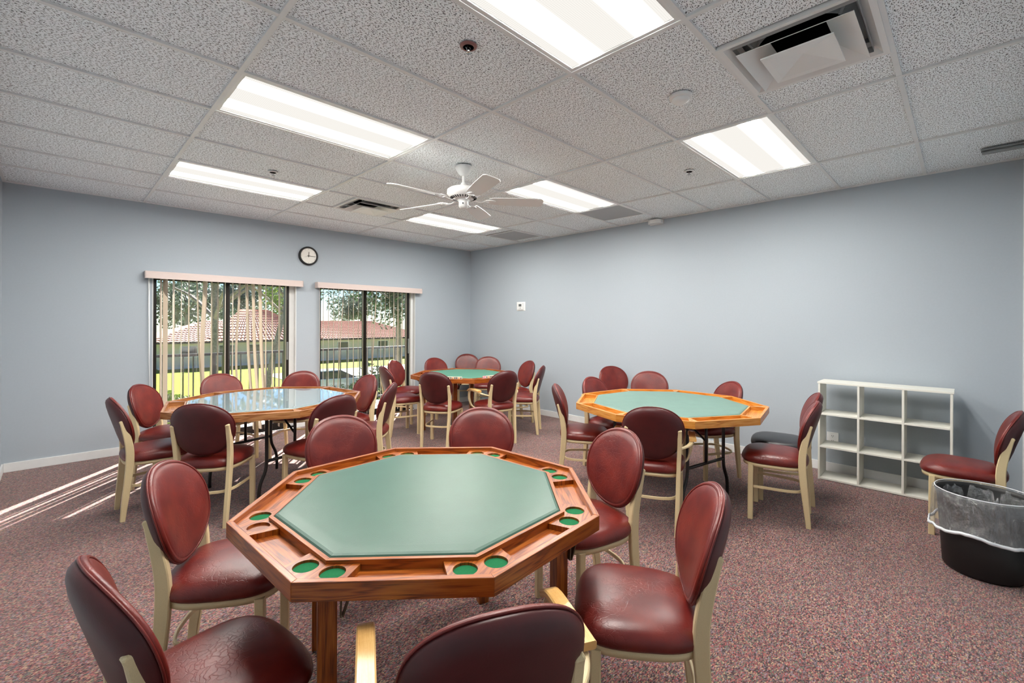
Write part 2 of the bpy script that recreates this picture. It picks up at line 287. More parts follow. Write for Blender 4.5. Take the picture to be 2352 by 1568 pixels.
# ------------------------------------------------------------------ mesh helpers
class MB:
    """Collects geometry with metre-scaled uvs (u along the grain)."""
    def __init__(s): s.v = []; s.f = []; s.uv = []; s.sm = []
    def face(s, pts, uvs=None, smooth=False):
        i = len(s.v); s.v += [tuple(p) for p in pts]; s.f.append(tuple(range(i, i + len(pts))))
        s.uv.append(uvs or [(0, 0)] * len(pts)); s.sm.append(smooth)
    def box(s, a, b, mat=None, grain=0):
        (x0, y0, z0), (x1, y1, z1) = a, b
        P = [Vector(p) for p in ((x0, y0, z0), (x1, y0, z0), (x1, y1, z0), (x0, y1, z0), (x0, y0, z1), (x1, y0, z1), (x1, y1, z1), (x0, y1, z1))]
        for q in ((3, 2, 1, 0), (4, 5, 6, 7), (0, 1, 5, 4), (1, 2, 6, 5), (2, 3, 7, 6), (3, 0, 4, 7)):
            pts = [P[k] for k in q]
            n = (pts[1] - pts[0]).cross(pts[2] - pts[0]); ax = max(range(3), key=lambda k: abs(n[k]))
            g = grain if grain != ax else (grain + 1) % 3; o = 3 - ax - g
            s.face([mat @ p for p in pts] if mat else pts, [(p[g] + .37 * ax, p[o] + .21 * ax) for p in pts])
    def prism(s, poly, z0, z1, top=True, bottom=True, side=True, gd=0):
        n = len(poly); L = 0; cg, sg = cos(gd), sin(gd)
        for i in range(n):
            a, b = poly[i], poly[(i + 1) % n]; d = math.hypot(b[0] - a[0], b[1] - a[1])
            if side: s.face([(a[0], a[1], z0), (b[0], b[1], z0), (b[0], b[1], z1), (a[0], a[1], z1)], [(L, z0), (L + d, z0), (L + d, z1), (L, z1)])
            L += d + .13
        if top: s.face([(p[0], p[1], z1) for p in poly], [(p[0] * cg + p[1] * sg, p[1] * cg - p[0] * sg) for p in poly])
        if bottom: s.face([(p[0], p[1], z0) for p in reversed(poly)], [(p[0], p[1]) for p in reversed(poly)])
    def sweep(s, path, w, h, up=(0, 0, 1), sides=0, closed=False, smooth=False, ws=None, hs=None, cham=0):
        """bar of width w (sideways) and height h (along up) following path; sides>0 = round tube"""
        path = [Vector(p) for p in path]; n = len(path); rings = []; L = 0; Ls = []
        for i, p in enumerate(path):
            if closed: t = path[(i + 1) % n] - path[i - 1]
            else: t = path[min(i + 1, n - 1)] - path[max(i - 1, 0)]
            t.normalize(); U = Vector(up); U = U - U.dot(t) * t
            if U.length < 1e-4: U = Vector((0, 1, 0)) - Vector((0, 1, 0)).dot(t) * t
            U.normalize(); S = t.cross(U)
            ww = (ws[i] if ws else w) / 2; hh = (hs[i] if hs else h) / 2
            if sides: pr = [(cos(2 * pi * k / sides) * ww, sin(2 * pi * k / sides) * hh) for k in range(sides)]
            elif cham:
                c = cham; pr = [(-ww + c, -hh), (ww - c, -hh), (ww, -hh + c), (ww, hh - c), (ww - c, hh), (-ww + c, hh), (-ww, hh - c), (-ww, -hh + c)]
            else: pr = [(-ww, -hh), (ww, -hh), (ww, hh), (-ww, hh)]
            rings.append([p + S * a + U * b for a, b in pr])
            if i: L += (path[i] - path[i - 1]).length
            Ls.append(L)
        m_ = len(rings[0]); rng = n if closed else n - 1
        for i in range(rng):
            A, B = rings[i], rings[(i + 1) % n]
            for k in range(m_):
                k2 = (k + 1) % m_
                s.face([A[k], A[k2], B[k2], B[k]], [(Ls[i], k * .02), (Ls[i], (k + 1) * .02), (Ls[i] + .05, (k + 1) * .02), (Ls[i] + .05, k * .02)], smooth or bool(sides))
        if not closed:
            s.face(list(reversed(rings[0]))); s.face(rings[-1])
    def lathe(s, prof, seg=32, c=(0, 0, 0), smooth=True, mat=None, capa=False, capb=False):
        rings = []
        for r, z in prof:
            ring = [Vector((c[0] + r * cos(2 * pi * k / seg), c[1] + r * sin(2 * pi * k / seg), c[2] + z)) for k in range(seg)]
            rings.append([mat @ p for p in ring] if mat else ring)
        for A, B in zip(rings, rings[1:]):
            for k in range(seg):
                k2 = (k + 1) % seg; s.face([A[k], A[k2], B[k2], B[k]], None, smooth)
        if capa: s.face(list(reversed(rings[0])))
        if capb: s.face(rings[-1])
    def loft(s, rings, cap0=True, cap1=True, smooth=True):
        m_ = len(rings[0])
        for A, B in zip(rings, rings[1:]):
            for k in range(m_):
                k2 = (k + 1) % m_; s.face([A[k], A[k2], B[k2], B[k]], [(A[k][0], A[k][1])] * 4, smooth)
        if cap0: s.face(list(reversed(rings[0])), None, smooth)
        if cap1: s.face(rings[-1], None, smooth)
    def mesh(s, name, mat, bevel=0, weld=True):
        me = bpy.data.meshes.new(name); me.from_pydata(s.v, [], s.f)
        uvl = me.uv_layers.new(name='uv')
        for p, uvs in zip(me.polygons, s.uv):
            for li, uv in zip(p.loop_indices, uvs): uvl.data[li].uv = uv
        for p, sm in zip(me.polygons, s.sm): p.use_smooth = sm
        mats = mat if isinstance(mat, (list, tuple)) else [mat]
        for q in mats: me.materials.append(q)
        if weld or bevel:
            bm = bmesh.new(); bm.from_mesh(me)
            bmesh.ops.remove_doubles(bm, verts=bm.verts, dist=1e-5)
            bmesh.ops.recalc_face_normals(bm, faces=bm.faces)
            if bevel:
                es = [e for e in bm.edges if e.is_manifold and len(e.link_faces) == 2 and e.calc_face_angle(0) > .5]
                bmesh.ops.bevel(bm, geom=es, offset=bevel, segments=2, affect='EDGES', profile=.6)
            bm.to_mesh(me); bm.free()
        return me
    def obj(s, name, mat, parent=None, bevel=0, weld=True, loc=None):
        return link(name, s.mesh(name, mat, bevel, weld), parent, loc)
def link(name, me, parent=None, loc=None, rotz=0):
    o = bpy.data.objects.new(name, me); col.objects.link(o)
    if parent: o.parent = parent
    if loc: o.location = loc
    if rotz: o.rotation_euler.z = rotz
    return o
def thing(name, label, cat, loc=(0, 0, 0), rotz=0, group=None):
    o = bpy.data.objects.new(name, None); col.objects.link(o); o.empty_display_size = .1
    o.location = loc; o.rotation_euler = (0, 0, rotz); o['label'] = label; o['category'] = cat
    if group: o['group'] = group
    return o
def tag(o, label, cat, group=None):
    o['label'] = label; o['category'] = cat
    if group: o['group'] = group
    return o
def struct(o): o['kind'] = 'structure'; return o
def dup(root, loc, rotz, label, group=None):
    r = root.copy(); col.objects.link(r); r.location = loc; r.rotation_euler = (0, 0, rotz); r['label'] = label
    if group: r['group'] = group
    for ch in list(root.children):
        c = ch.copy(); col.objects.link(c); c.parent = r
        for g in ch.children:
            d = g.copy(); col.objects.link(d); d.parent = c
    return r
def curve_prism(name, outer, holes, z0, z1, mat, parent):
    """flat slab with round holes through it (filled 2D curve, extruded)"""
    cu = bpy.data.curves.new(name, 'CURVE'); cu.dimensions = '2D'; cu.fill_mode = 'BOTH'; cu.extrude = (z1 - z0) / 2
    for pl in [outer] + holes:
        sp = cu.splines.new('POLY'); sp.points.add(len(pl) - 1); sp.use_cyclic_u = True
        for i, p in enumerate(pl): sp.points[i].co = (p[0], p[1], 0, 1)
    tmp = bpy.data.objects.new('tmp', cu); col.objects.link(tmp)
    bpy.context.view_layer.update()
    me = bpy.data.meshes.new_from_object(tmp.evaluated_get(bpy.context.evaluated_depsgraph_get()))
    bpy.data.objects.remove(tmp)
    me.materials.clear(); me.materials.append(mat)
    uvl = me.uv_layers.new(name='uv') if not me.uv_layers else me.uv_layers[0]
    for p in me.polygons:
        for li in p.loop_indices:
            co = me.vertices[me.loops[li].vertex_index].co; uvl.data[li].uv = (co.x, co.y)
    o = link(name, me, parent); o.location.z = (z0 + z1) / 2
    return o
def bez(pts, n=6):
    """Catmull-Rom through pts"""
    P = [Vector(p) for p in pts]; P = [P[0] * 2 - P[1]] + P + [P[-1] * 2 - P[-2]]; out = []
    for i in range(1, len(P) - 2):
        for k in range(n):
            t = k / n; a, b, c, d = P[i - 1:i + 3]
            out.append(.5 * ((2 * b) + (c - a) * t + (2 * a - 5 * b + 4 * c - d) * t * t + (3 * b - a - 3 * c + d) * t ** 3))
    out.append(P[-2]); return out

# ------------------------------------------------------------------ the room shell
XL, YB, ZC = -5.68, -6.76, 2.733
def wall_box(name, a, b, holes=()):
    q = MB(); q.box(a, b); return struct(q.obj(name, M['wall']))
q = MB(); q.box((XL - .15, YB - .15, -.10), (.15, .0, 0)); struct(q.obj('floor', M['carpet']))
wall_box('wall_right', (0, YB - .15, 0), (.15, .15, ZC + .12))
wall_box('wall_left', (XL - .15, YB - .15, 0), (XL, .15, ZC + .12))
wall_box('wall_near', (XL, YB - .15, 0), (0, YB, ZC + .12))
D1 = (-4.57, -3.04); D2 = (-2.73, -1.17); DH = 1.955; WT = .15
q = MB()
for x0, x1, z0, z1 in ((XL, D1[0], 0, ZC + .12), (D1[1], D2[0], 0, ZC + .12), (D2[1], 0, 0, ZC + .12), (D1[0], D1[1], DH, ZC + .12), (D2[0], D2[1], DH, ZC + .12)):
    q.box((x0, 0, z0), (x1, WT, z1))
struct(q.obj('wall_window', M['wall'], weld=False))

# ceiling: backing, T bars and tiles
ceil = MB(); ceil.box((XL, YB, ZC + .10), (0, 0, ZC + .12)); ceil = struct(ceil.obj('ceiling', M['duct']))
GX = [-.9892 - 1.2192 * i for i in range(4)]            # bars running along y
GY = [-.6827 - .6096 * k for k in range(10)]            # bars running along x
xs = [0] + GX + [XL]; ys = [0] + GY + [YB]
def bar(a, b):
    q = MB(); q.box(a, b); o = q.obj('grid_bar', M['trim'], ceil)
for x in GX: bar((x - .012, YB, ZC - .002), (x + .012, 0, ZC + .03))
for y in GY:
    for i in range(len(xs) - 1): bar((xs[i + 1] + .012, y - .012, ZC - .001), (xs[i] - .012, y + .012, ZC + .028))
bar((XL, -.022, ZC - .002), (0, 0, ZC + .01)); bar((-.022, YB, ZC - .002), (0, -.022, ZC + .01)); bar((XL, YB, ZC - .002), (XL + .022, -.022, ZC + .01))
bar((XL + .022, YB, ZC - .002), (-.022, YB + .022, ZC + .01))
# cells: light fixtures, vents and grilles replace tiles
lights = [(3, 8), (3, 5), (3, 2), (1, 8), (1, 5), (1, 2)]       # (column, row) between xs[col]..xs[col+1], ys[row]..ys[row+1]
partial = {(2, 9): (-3.12, -2.51), (2, 2): (-3.12, -2.51), (0, 5): (-.969, -.37), (0, 2): (-.78, -.17)}   # x range of square units in a cell
tile_mesh = {}
def tile(x0, x1, y0, y1):
    w_, d_ = x1 - x0, y1 - y0; k = (round(w_, 3), round(d_, 3))
    if k not in tile_mesh:
        q = MB(); q.box((-w_ / 2, -d_ / 2, 0), (w_ / 2, d_ / 2, .016)); tile_mesh[k] = q.mesh('ceiling_tile', M['tile'])
    link('ceiling_tile', tile_mesh[k], ceil, ((x0 + x1) / 2, (y0 + y1) / 2, ZC + .011))
for c in range(len(xs) - 1):
    for r in range(len(ys) - 1):
        x0, x1, y0, y1 = xs[c + 1] + .008, xs[c] - .008, ys[r + 1] + .008, ys[r] - .008
        if (c, r) in lights: continue
        if (c, r) in partial:
            a, b = partial[(c, r)]
            if a - x0 > .05: tile(x0, a, y0, y1)
            if x1 - b > .05: tile(b, x1, y0, y1)
            continue
        tile(x0, x1, y0, y1)

# baseboards
def base(name, a, b):
    q = MB(); q.box(a, b); return struct(q.obj(name, M['trim'], bevel=.003))
base('baseboard_left', (XL, YB + .015, 0), (XL + .014, -.015, .085)); base('baseboard_right', (-.014, YB + .015, 0), (0, -.015, .085))
base('baseboard_near', (XL, YB, 0), (0, YB + .014, .085))
base('baseboard_window', (XL + .014, -.014, 0), (D1[0], 0, .085)); base('baseboard_window', (D1[1], -.014, 0), (D2[0], 0, .085)); base('baseboard_window', (D2[1], -.014, 0), (-.014, 0, .085))
q = MB(); q.box((-.02, YB, .0), (0, YB + .018, 2.72)); struct(q.obj('trim_1', M['trim']))

# sliding doors
def sliding_door(name, x0, x1, mid, white_right):
    root = bpy.data.objects.new(name, None); col.objects.link(root); root['kind'] = 'structure'
    root.location = ((x0 + x1) / 2, .1, 0); cx = (x0 + x1) / 2
    def part(nm, a, b, mt, bev=0):
        q = MB(); q.box((a[0] - cx, a[1] - .1, a[2]), (b[0] - cx, b[1] - .1, b[2])); return q.obj(nm, mt, root, bevel=bev)
    part('jamb_liner', (x0, .0, 0), (x0 + .008, .15, DH), M['trim']); part('jamb_liner', (x1 - .008, .0, 0), (x1, .15, DH), M['trim'])
    part('head_liner', (x0 + .008, 0, DH - .008), (x1 - .008, .15, DH), M['trim'])
    part('track', (x0 + .008, .03, 0), (x1 - .008, .15, .022), M['bronze'])
    xr = x1 - .072
    part('white_stop', (xr, .06, .022), (x1 - .008, .11, DH - .008), M['trim'], .004)
    for a, b, nm in ((x0 + .008, x0 + .045, 'stile'), (xr - .05, xr, 'stile')): part(nm, (a, .06, .022), (b, .12, DH - .008), M['bronze'], .003)
    part('stile', (mid - .028, .05, .022), (mid + .022, .10, DH - .008), M['bronze'], .003)
    part('stile', (mid - .018, .105, .022), (mid + .05, .13, DH - .008), M['bronze'], .003)
    for a, b in ((x0 + .045, mid - .028), (mid + .022, xr - .05)):
        part('rail', (a, .07, .022), (b, .11, .09), M['bronze']); part('rail', (a, .07, DH - .06), (b, .11, DH - .008), M['bronze'])
        q = MB(); q.face([(a - cx, -.01, .09), (b - cx, -.01, .09), (b - cx, -.01, DH - .06), (a - cx, -.01, DH - .06)]); q.obj('pane', M['glass'], root)
    part('handle', (xr - .035, .035, .92), (xr - .015, .06, 1.16), M['grey_metal'], .004)
    return root
sliding_door('door_1', D1[0], D1[1], -3.843, True)
sliding_door('door_2', D2[0], D2[1], -2.02, True)

# ------------------------------------------------------------------ vertical blinds
def slat_mesh(bulge, h, tilt=0):
    q = MB(); n = 14; W = .089; grid = []
    for j in range(n + 1):
        z = -h * j / n; s_ = sin(pi * j / n) ** 2 * bulge; row = []
        for k in range(5):
            u = (k / 4 - .5) * W; row.append((u, .006 * (1 - (2 * u / W) ** 2) + s_ + tilt * j / n, z))
        grid.append(row)
    for j in range(n):
        for k in range(4): q.face([grid[j][k], grid[j][k + 1], grid[j + 1][k + 1], grid[j + 1][k]], None, True)
    return q.mesh('slat', M['slat'])
slat_h = 1.88
SM = {k: slat_mesh(b, slat_h, t) for k, (b, t) in dict(straight=(0, 0), bulged=(.035, 0), lean=(0, .10), leanl=(.02, -.10)).items()}
def blind(label, x0, x1, slats):
    root = thing('vertical_blind', label, 'blind', ((x0 + x1) / 2, -.05, 1.9), group='vertical blinds over the sliding doors')
    L = x1 - x0; q = MB()
    pr = [(-.045, 0), (-.045, .062), (-.035, .08), (.05, .08), (.05, .074), (-.03, .074), (-.038, .06), (-.038, 0)]
    a = [(-L / 2, y, z) for y, z in pr]; b = [(L / 2, y, z) for y, z in pr]
    q.loft([a, b], smooth=False); q.obj('valance', M['valance'], root)
    for sx in (-1, 1):
        q = MB(); q.box((sx * L / 2 - .003, -.045, 0), (sx * L / 2 + .003, .05, .08)); q.obj('valance_end', M['valance'], root)
    q = MB(); q.box((-L / 2 + .02, -.015, .045), (L / 2 - .02, .02, .07)); q.obj('head_track', M['white_plastic'], root)
    for x, ang, kind in slats:
        link('slat', SM[kind], root, (x - (x0 + x1) / 2, .0, .045), R(ang))
    return root
rnd = random.Random(4)
s1 = [(-4.50, 70, 'straight'), (-4.461, 112, 'straight'), (-4.386, 69, 'straight'), (-4.313, 78, 'straight'), (-4.243, 88, 'straight'), (-4.17, 91, 'leanl'), (-4.085, 110, 'bulged'),
      (-4.02, 88, 'straight'), (-3.955, 70, 'straight'), (-3.88, 72, 'straight'), (-3.80, 70, 'straight'), (-3.728, 92, 'bulged'), (-3.655, 97, 'leanl'), (-3.583, 99, 'leanl'), (-3.505, 101, 'leanl'),
      (-3.43, 82, 'straight'), (-3.352, 80, 'straight'), (-3.27, 86, 'straight'), (-3.19, 80, 'straight')]
rnd = random.Random(4)
s2 = []
for i in range(20):
    x = -2.695 + i * .0735; k = 'straight'; a = 66 + rnd.uniform(-3, 3)
    if i in (4, 11): k = 'lean'; a = 72
    s2.append((x, a, k))
blind('vertical blind with bent slats over the left sliding door', -4.64, -2.985, s1)
blind('vertical blind with thin straight slats over the right sliding door', -2.79, -1.10, s2)
# control cord of the left blind
q = MB(); q.sweep([(-4.60, -.03, 1.9), (-4.60, -.03, 1.0), (-4.588, -.03, .62), (-4.60, -.03, .98), (-4.606, -.03, 1.9)], .006, .006, up=(0, 1, 0), sides=5)
tag(q.obj('blind_cord', M['white_plastic']), 'thin white pull cord hanging at left end of left blind', 'cord')

# ------------------------------------------------------------------ ceiling fixtures
LB = ['large fluorescent ceiling light cut off by the top of the photo', 'long fluorescent ceiling light nearest the left side, largest fully visible', 'thin far fluorescent ceiling light above the left window',
      'square looking fluorescent ceiling light at right above the shelf wall', 'fluorescent ceiling light just right of the ceiling fan', 'farthest fluorescent ceiling light below the fan near the corner']
first = None
for (c, r), lb in zip(lights, LB):
    cx, cy = (xs[c] + xs[c + 1]) / 2, (ys[r] + ys[r + 1]) / 2
    if first is None:
        t = thing('ceiling_light', lb, 'light', (cx, cy, ZC), group='fluorescent ceiling lights'); first = t
        q = MB(); a, b = 1.192 / 2, .582 / 2
        for x0, x1, y0, y1 in ((-a, a, -b, -b + .018), (-a, a, b - .018, b), (-a, -a + .018, -b + .018, b - .018), (a - .018, a, -b + .018, b - .018)):
            q.box((x0, y0, .002), (x1, y1, .012))
        q.obj('frame', M['white_metal'], t, weld=False)
        q = MB(); q.face([(-a + .016, -b + .016, .010), (-a + .016, b - .016, .010), (a - .016, b - .016, .010), (a - .016, -b + .016, .010)]); q.obj('lens', M['lens'], t)
        q = MB(); q.box((-a, -b, .02), (a, b, .09)); q.obj('housing', M['white_metal'], t)
    else: dup(first, (cx, cy, ZC), 0, lb)

def diffuser(cx, cy, label):
    t = thing('ceiling_vent', label, 'vent', (cx, cy, ZC), group='square supply air vents')
    h = .297
    def ring(nm, ro, zo, ri, zi, mt=M['white_metal'], th=.003, flat=0):
        q = MB()
        def sq(r, z): return [(-r, -r, z), (r, -r, z), (r, r, z), (-r, r, z)]
        A, B = sq(ro, zo), sq(ri, zi); A2, B2 = sq(ro, zo + th), sq(ri, zi + th)
        for k in range(4):
            j = (k + 1) % 4
            q.face([A[j], A[k], B[k], B[j]]); q.face([A2[k], A2[j], B2[j], B2[k]]); q.face([A[k], A[j], A2[j], A2[k]]); q.face([B[j], B[k], B2[k], B2[j]])
        return q.obj(nm, mt, t)
    ring('frame', h, -.006, .272, -.004, th=.02); ring('collar', .272, -.003, .225, .045)
    q = MB()
    sq = [(-.24, -.24, .075), (.24, -.24, .075), (.24, .24, .075), (-.24, .24, .075)]
    for k in range(4):
        j = (k + 1) % 4; a, b = sq[k], sq[j]; q.face([a, b, (b[0], b[1], .0), (a[0], a[1], .0)])
    q.face(sq); q.obj('plenum', M['duct'], t)
    q = MB(); q.lathe([(.185, .06), (.185, .073)], 40, smooth=True, capb=False, capa=True); q.obj('duct_opening', M['dark'], t)
    q = MB(); q.lathe([(.19, .074), (.19, .052), (.197, .052), (.2, .074)], 40); q.obj('duct_ring', M['duct'], t)
    ring('outer_louver', .228, -.028, .112, .036)
    q = MB(); z0 = -.045
    pts = [(-.145, -.145, z0), (.145, -.145, z0), (.145, .145, z0), (-.145, .145, z0)]; ap = (0, 0, z0 + .035); pi_ = [(p[0] * .82, p[1] * .82, z0 + .004) for p in pts]
    for k in range(4):
        j = (k + 1) % 4; q.face([pts[j], pts[k], pi_[k], pi_[j]]); q.face([pi_[j], pi_[k], ap])
    tp = [(p[0], p[1], z0 + .006) for p in pts]; apt = (0, 0, z0 + .042)
    for k in range(4):
        j = (k + 1) % 4; q.face([pts[k], pts[j], tp[j], tp[k]]); q.face([tp[k], tp[j], apt])
    q.obj('center_plate', M['white_metal'], t)
    for sx, sy in ((-1, -1), (1, -1), (1, 1), (-1, 1)):
        q = MB(); q.sweep([(sx * .17, sy * .17, .012), (sx * .185, sy * .185, .03), (sx * .2, sy * .2, .07)], .012, .003, up=(sx, sy, 0)); q.obj('strut', M['duct'], t)
diffuser(-2.815, -5.865, 'big square ceiling air vent at top right with dark duct')
diffuser(-2.815, -1.60, 'small far square ceiling air vent left of the fan')
def grille(cx, cy, label):
    t = thing('return_grille', label, 'vent', (cx, cy, ZC), group='perforated return grilles')
    h = .294
    q = MB()
    for x0, x1, y0, y1 in ((-h, h, -h, -h + .02), (-h, h, h - .02, h), (-h, -h + .02, -h + .02, h - .02), (h - .02, h, -h + .02, h - .02)): q.box((x0, y0, 0), (x1, y1, .008))
    q.obj('frame', M['white_metal'], t, weld=False)
    q = MB(); q.box((-h + .02, -h + .02, .004), (h - .02, h - .02, .010)); q.obj('perforated_panel', M['perf'], t)
# perforated metal
mt, nt, b = new_mat('perforated_metal'); tc = nd(nt, 'ShaderNodeTexCoord')
v = nd(nt, 'ShaderNodeTexVoronoi', voronoi_dimensions='2D', inp={'Scale': 95, 'Randomness': 0}); nt.links.new(tc.outputs['Object'], v.inputs['Vector'])
r = ramp(nt, [(.28, s2l((62, 64, 66))), (.36, s2l((190, 191, 192)))]); nt.links.new(v.outputs['Distance'], r.inputs[0]); nt.links.new(r.outputs[0], b.inputs['Base Color']); b.inputs['Roughness'].default_value = .5
M['perf'] = mt
grille(-.68, -3.425, 'perforated grey ceiling return grille at the end of the light right of the fan')
grille(-.475, -1.60, 'smaller far perforated ceiling return grille near the room corner')

def sprinkler(x, y, label, ring=M['white_plastic']):
    t = thing('sprinkler_head', label, 'sprinkler', (x, y, ZC + .006), group='recessed ceiling sprinklers')
    q = MB(); q.lathe([(.041, 0), (.041, -.004), (.026, -.009), (.026, .0)], 28); q.obj('escutcheon', ring, t)
    q = MB(); q.lathe([(.026, -.008), (.022, .0), (.0, .0)], 28); q.obj('cup', M['dark'], t)
    q = MB(); q.lathe([(.006, 0), (.006, -.022), (.004, -.03)], 10, capb=True)
    for a in (0, pi): q.sweep([(.006 * cos(a), .006 * sin(a), 0), (.014 * cos(a), .014 * sin(a), -.012), (.004 * cos(a), .004 * sin(a), -.028)], .003, .003)
    q.obj('nozzle', M['chrome'], t, weld=False)
    q = MB(); q.lathe([(.0, -.031), (.014, -.031), (.014, -.033), (.0, -.033)], 14); q.obj('deflector', M['chrome'], t)
sprinkler(-3.952, -4.746, 'sprinkler head with reddish ring nearest the camera', M['copper'])
sprinkler(-1.506, -4.736, 'sprinkler head beside the square looking ceiling light at right')
sprinkler(-3.993, -2.122, 'sprinkler head between the two left ceiling lights')
t = thing('smoke_detector', 'round white smoke detector on the ceiling tile', 'detector', (-2.80, -5.254, ZC + .006))
q = MB(); q.lathe([(.062, 0), (.062, -.016), (.052, -.02)], 36, capb=True); q.obj('base_ring', M['white_plastic'], t)
q = MB(); q.lathe([(.048, -.018), (.048, -.03), (.03, -.044), (.018, -.046)], 36, capb=True); q.obj('cover', M['white_plastic'], t)
# corner sensor where ceiling meets right wall
t = thing('wall_sensor', 'small white boxy sensor under the ceiling on the right wall', 'sensor', (0, -3.665, 2.70))
q = MB(); q.prism([(-.012, -.09), (0, -.09), (0, .09), (-.012, .09)], -.03, .03); q.obj('bracket', M['white_plastic'], t)
q = MB(); q.prism([(-.012, -.085), (-.012, .085), (-.075, .085), (-.11, .045), (-.11, -.045), (-.075, -.085)], -.025, .022); q.obj('housing', M['white_plastic'], t, bevel=.004)
t = thing('ceiling_rail', 'short grey metal bar under the ceiling at right edge', 'rail', (-.47, -6.63, ZC))
q = MB(); q.box((-.03, -.12, -.014), (.03, .13, .0)); q.obj('mounting_plate', M['grey_metal'], t, bevel=.003)
q = MB(); q.box((-.022, -.12, -.036), (.022, .125, -.018)); q.obj('bar', M['grey_metal'], t, bevel=.006)
q = MB(); q.box((-.012, -.1, -.02), (.012, .1, -.012)); q.obj('spacer', M['grey_metal'], t)

# ------------------------------------------------------------------ ceiling fan
t = thing('ceiling_fan', 'white five blade ceiling fan hanging over the middle tables', 'fan', (-2.93, -3.44, ZC))
q = MB(); q.lathe([(.068, 0), (.068, -.018), (.05, -.05), (.03, -.075), (.018, -.08)], 40, capb=True); q.obj('canopy', M['white_metal'], t)
q = MB(); q.lathe([(.0125, -.07), (.0125, -.155)], 16); q.obj('downrod', M['white_metal'], t)
q = MB(); q.lathe([(.02, -.14), (.026, -.15), (.026, -.16), (.055, -.172), (.06, -.18), (.115, -.186), (.135, -.2), (.138, -.232), (.125, -.242), (.115, -.258), (.08, -.272), (.055, -.276)], 48, capb=True); q.obj('motor_housing', M['white_metal'], t)
for k in range(30):
    a = 2 * pi * k / 30; q = MB(); mt4 = Matrix.Rotation(a, 4, 'Z')
    q.sweep([mt4 @ Vector((.086, 0, -.2715)), mt4 @ Vector((.112, 0, -.262))], .006, .003, up=(0, 0, 1)); q.obj('vent_slot', M['dark'], t)
q = MB(); q.lathe([(.05, -.275), (.05, -.285), (.036, -.29), (.04, -.296), (.04, -.335), (.03, -.35), (.018, -.352)], 32, capb=True); q.obj('switch_housing', M['white_metal'], t)
q = MB(); q.lathe([(.006, 0), (.006, .004)], 10, mat=Matrix.Translation((-.0285, -.0285, -.315)) @ Matrix.Rotation(R(225), 4, 'Z') @ Matrix.Rotation(R(90), 4, 'Y'), capb=True); q.obj('switch', M['dark'], t)
q = MB()
q.sweep([(.09, .0, 0), (.12, .0, -.012), (.16, 0, -.01), (.19, 0, .0)], .022, .006, cham=.001); 
for s_ in (-1, 1): q.sweep(bez([(.17, 0, 0), (.20, s_ * .032, 0), (.24, s_ * .036, 0), (.265, s_ * .015, 0), (.25, 0, 0)]), .009, .006)
iron = q.mesh('blade_iron', M['white_metal'], weld=False)
q = MB(); ol = []
for x, y in ((.215, .045), (.25, .055), (.45, .066), (.64, .069), (.665, .055), (.672, .03)): ol.append((x, y))
ol = ol + [(x, -y) for x, y in reversed(ol)]; q.prism(ol, .004, .010)
blade = q.mesh('blade', M['white_plastic'])
for a in (105, 177, 249, 321, 33):
    i_ = link('blade_iron', iron, t, (0, 0, -.285)); i_.rotation_euler = (R(0), 0, R(a))
    b_ = link('blade', blade, t, (0, 0, -.288)); b_.rotation_euler = (Matrix.Rotation(R(a), 3, 'Z') @ Matrix.Rotation(R(-13), 3, 'X')).to_euler()

# ------------------------------------------------------------------ wall objects
t = thing('wall_clock', 'round black rimmed wall clock above the windows', 'clock', (-2.891, 0, 2.333))
rot = Matrix.Rotation(R(90), 4, 'X')
q = MB(); q.lathe([(.126, 0), (.128, .03), (.118, .042), (.106, .04), (.104, .028)], 48, mat=rot); q.obj('rim', M['black_plastic'], t)
q = MB(); q.lathe([(.106, .0), (.106, .028)], 48, mat=rot, capb=True); q.obj('face', M['clock_face'], t)
def hand(nm, ang, l, w_, back=.02, z=.031):
    q = MB(); a = R(90 - ang); q.sweep([(-back * cos(a), -z, -back * sin(a)), (l * cos(a), -z, l * sin(a))], w_, .0015, up=(0, 1, 0)); q.obj(nm, M['ink_black'], t)
hand('hour_hand', 4, .055, .006); hand('minute_hand', 93, .085, .005, z=.034); hand('second_hand', 250, .06, .0015, z=.036)
q = MB(); q.lathe([(.006, .03), (.006, .038)], 12, mat=rot, capb=True); q.obj('hub', M['ink_black'], t)
for k in range(12):
    a = pi / 6 * k; q = MB(); q.sweep([(.088 * cos(a), -.0285, .088 * sin(a)), (.097 * cos(a), -.0285, .097 * sin(a))], .003, .001, up=(0, 1, 0)); q.obj('hour_mark', M['ink_black'], t)
t = thing('thermostat', 'white thermostat with grey display on the right wall', 'thermostat', (0, -1.295, 1.697))
q = MB(); q.box((-.008, -.095, -.072), (0, .095, .072)); q.obj('wall_plate', M['white_plastic'], t, bevel=.002)
q = MB(); q.box((-.03, -.055, -.052), (-.008, .055, .052)); q.obj('body', M['white_plastic'], t, bevel=.004)
q = MB(); q.box((-.0315, -.03, -.004), (-.03, .032, .036)); q.obj('display', M['screen'], t)
for k in range(3): q = MB(); q.box((-.032, -.026 + k * .02, -.035), (-.03, -.014 + k * .02, -.023)); q.obj('button', M['grey_metal'], t)
t = thing('wall_outlet', 'white wall outlet seen through the white shelf', 'outlet', (0, -5.498, .32))
q = MB(); q.box((-.007, -.06, -.06), (0, .035, .06)); q.obj('cover_plate', M['white_plastic'], t, bevel=.002)
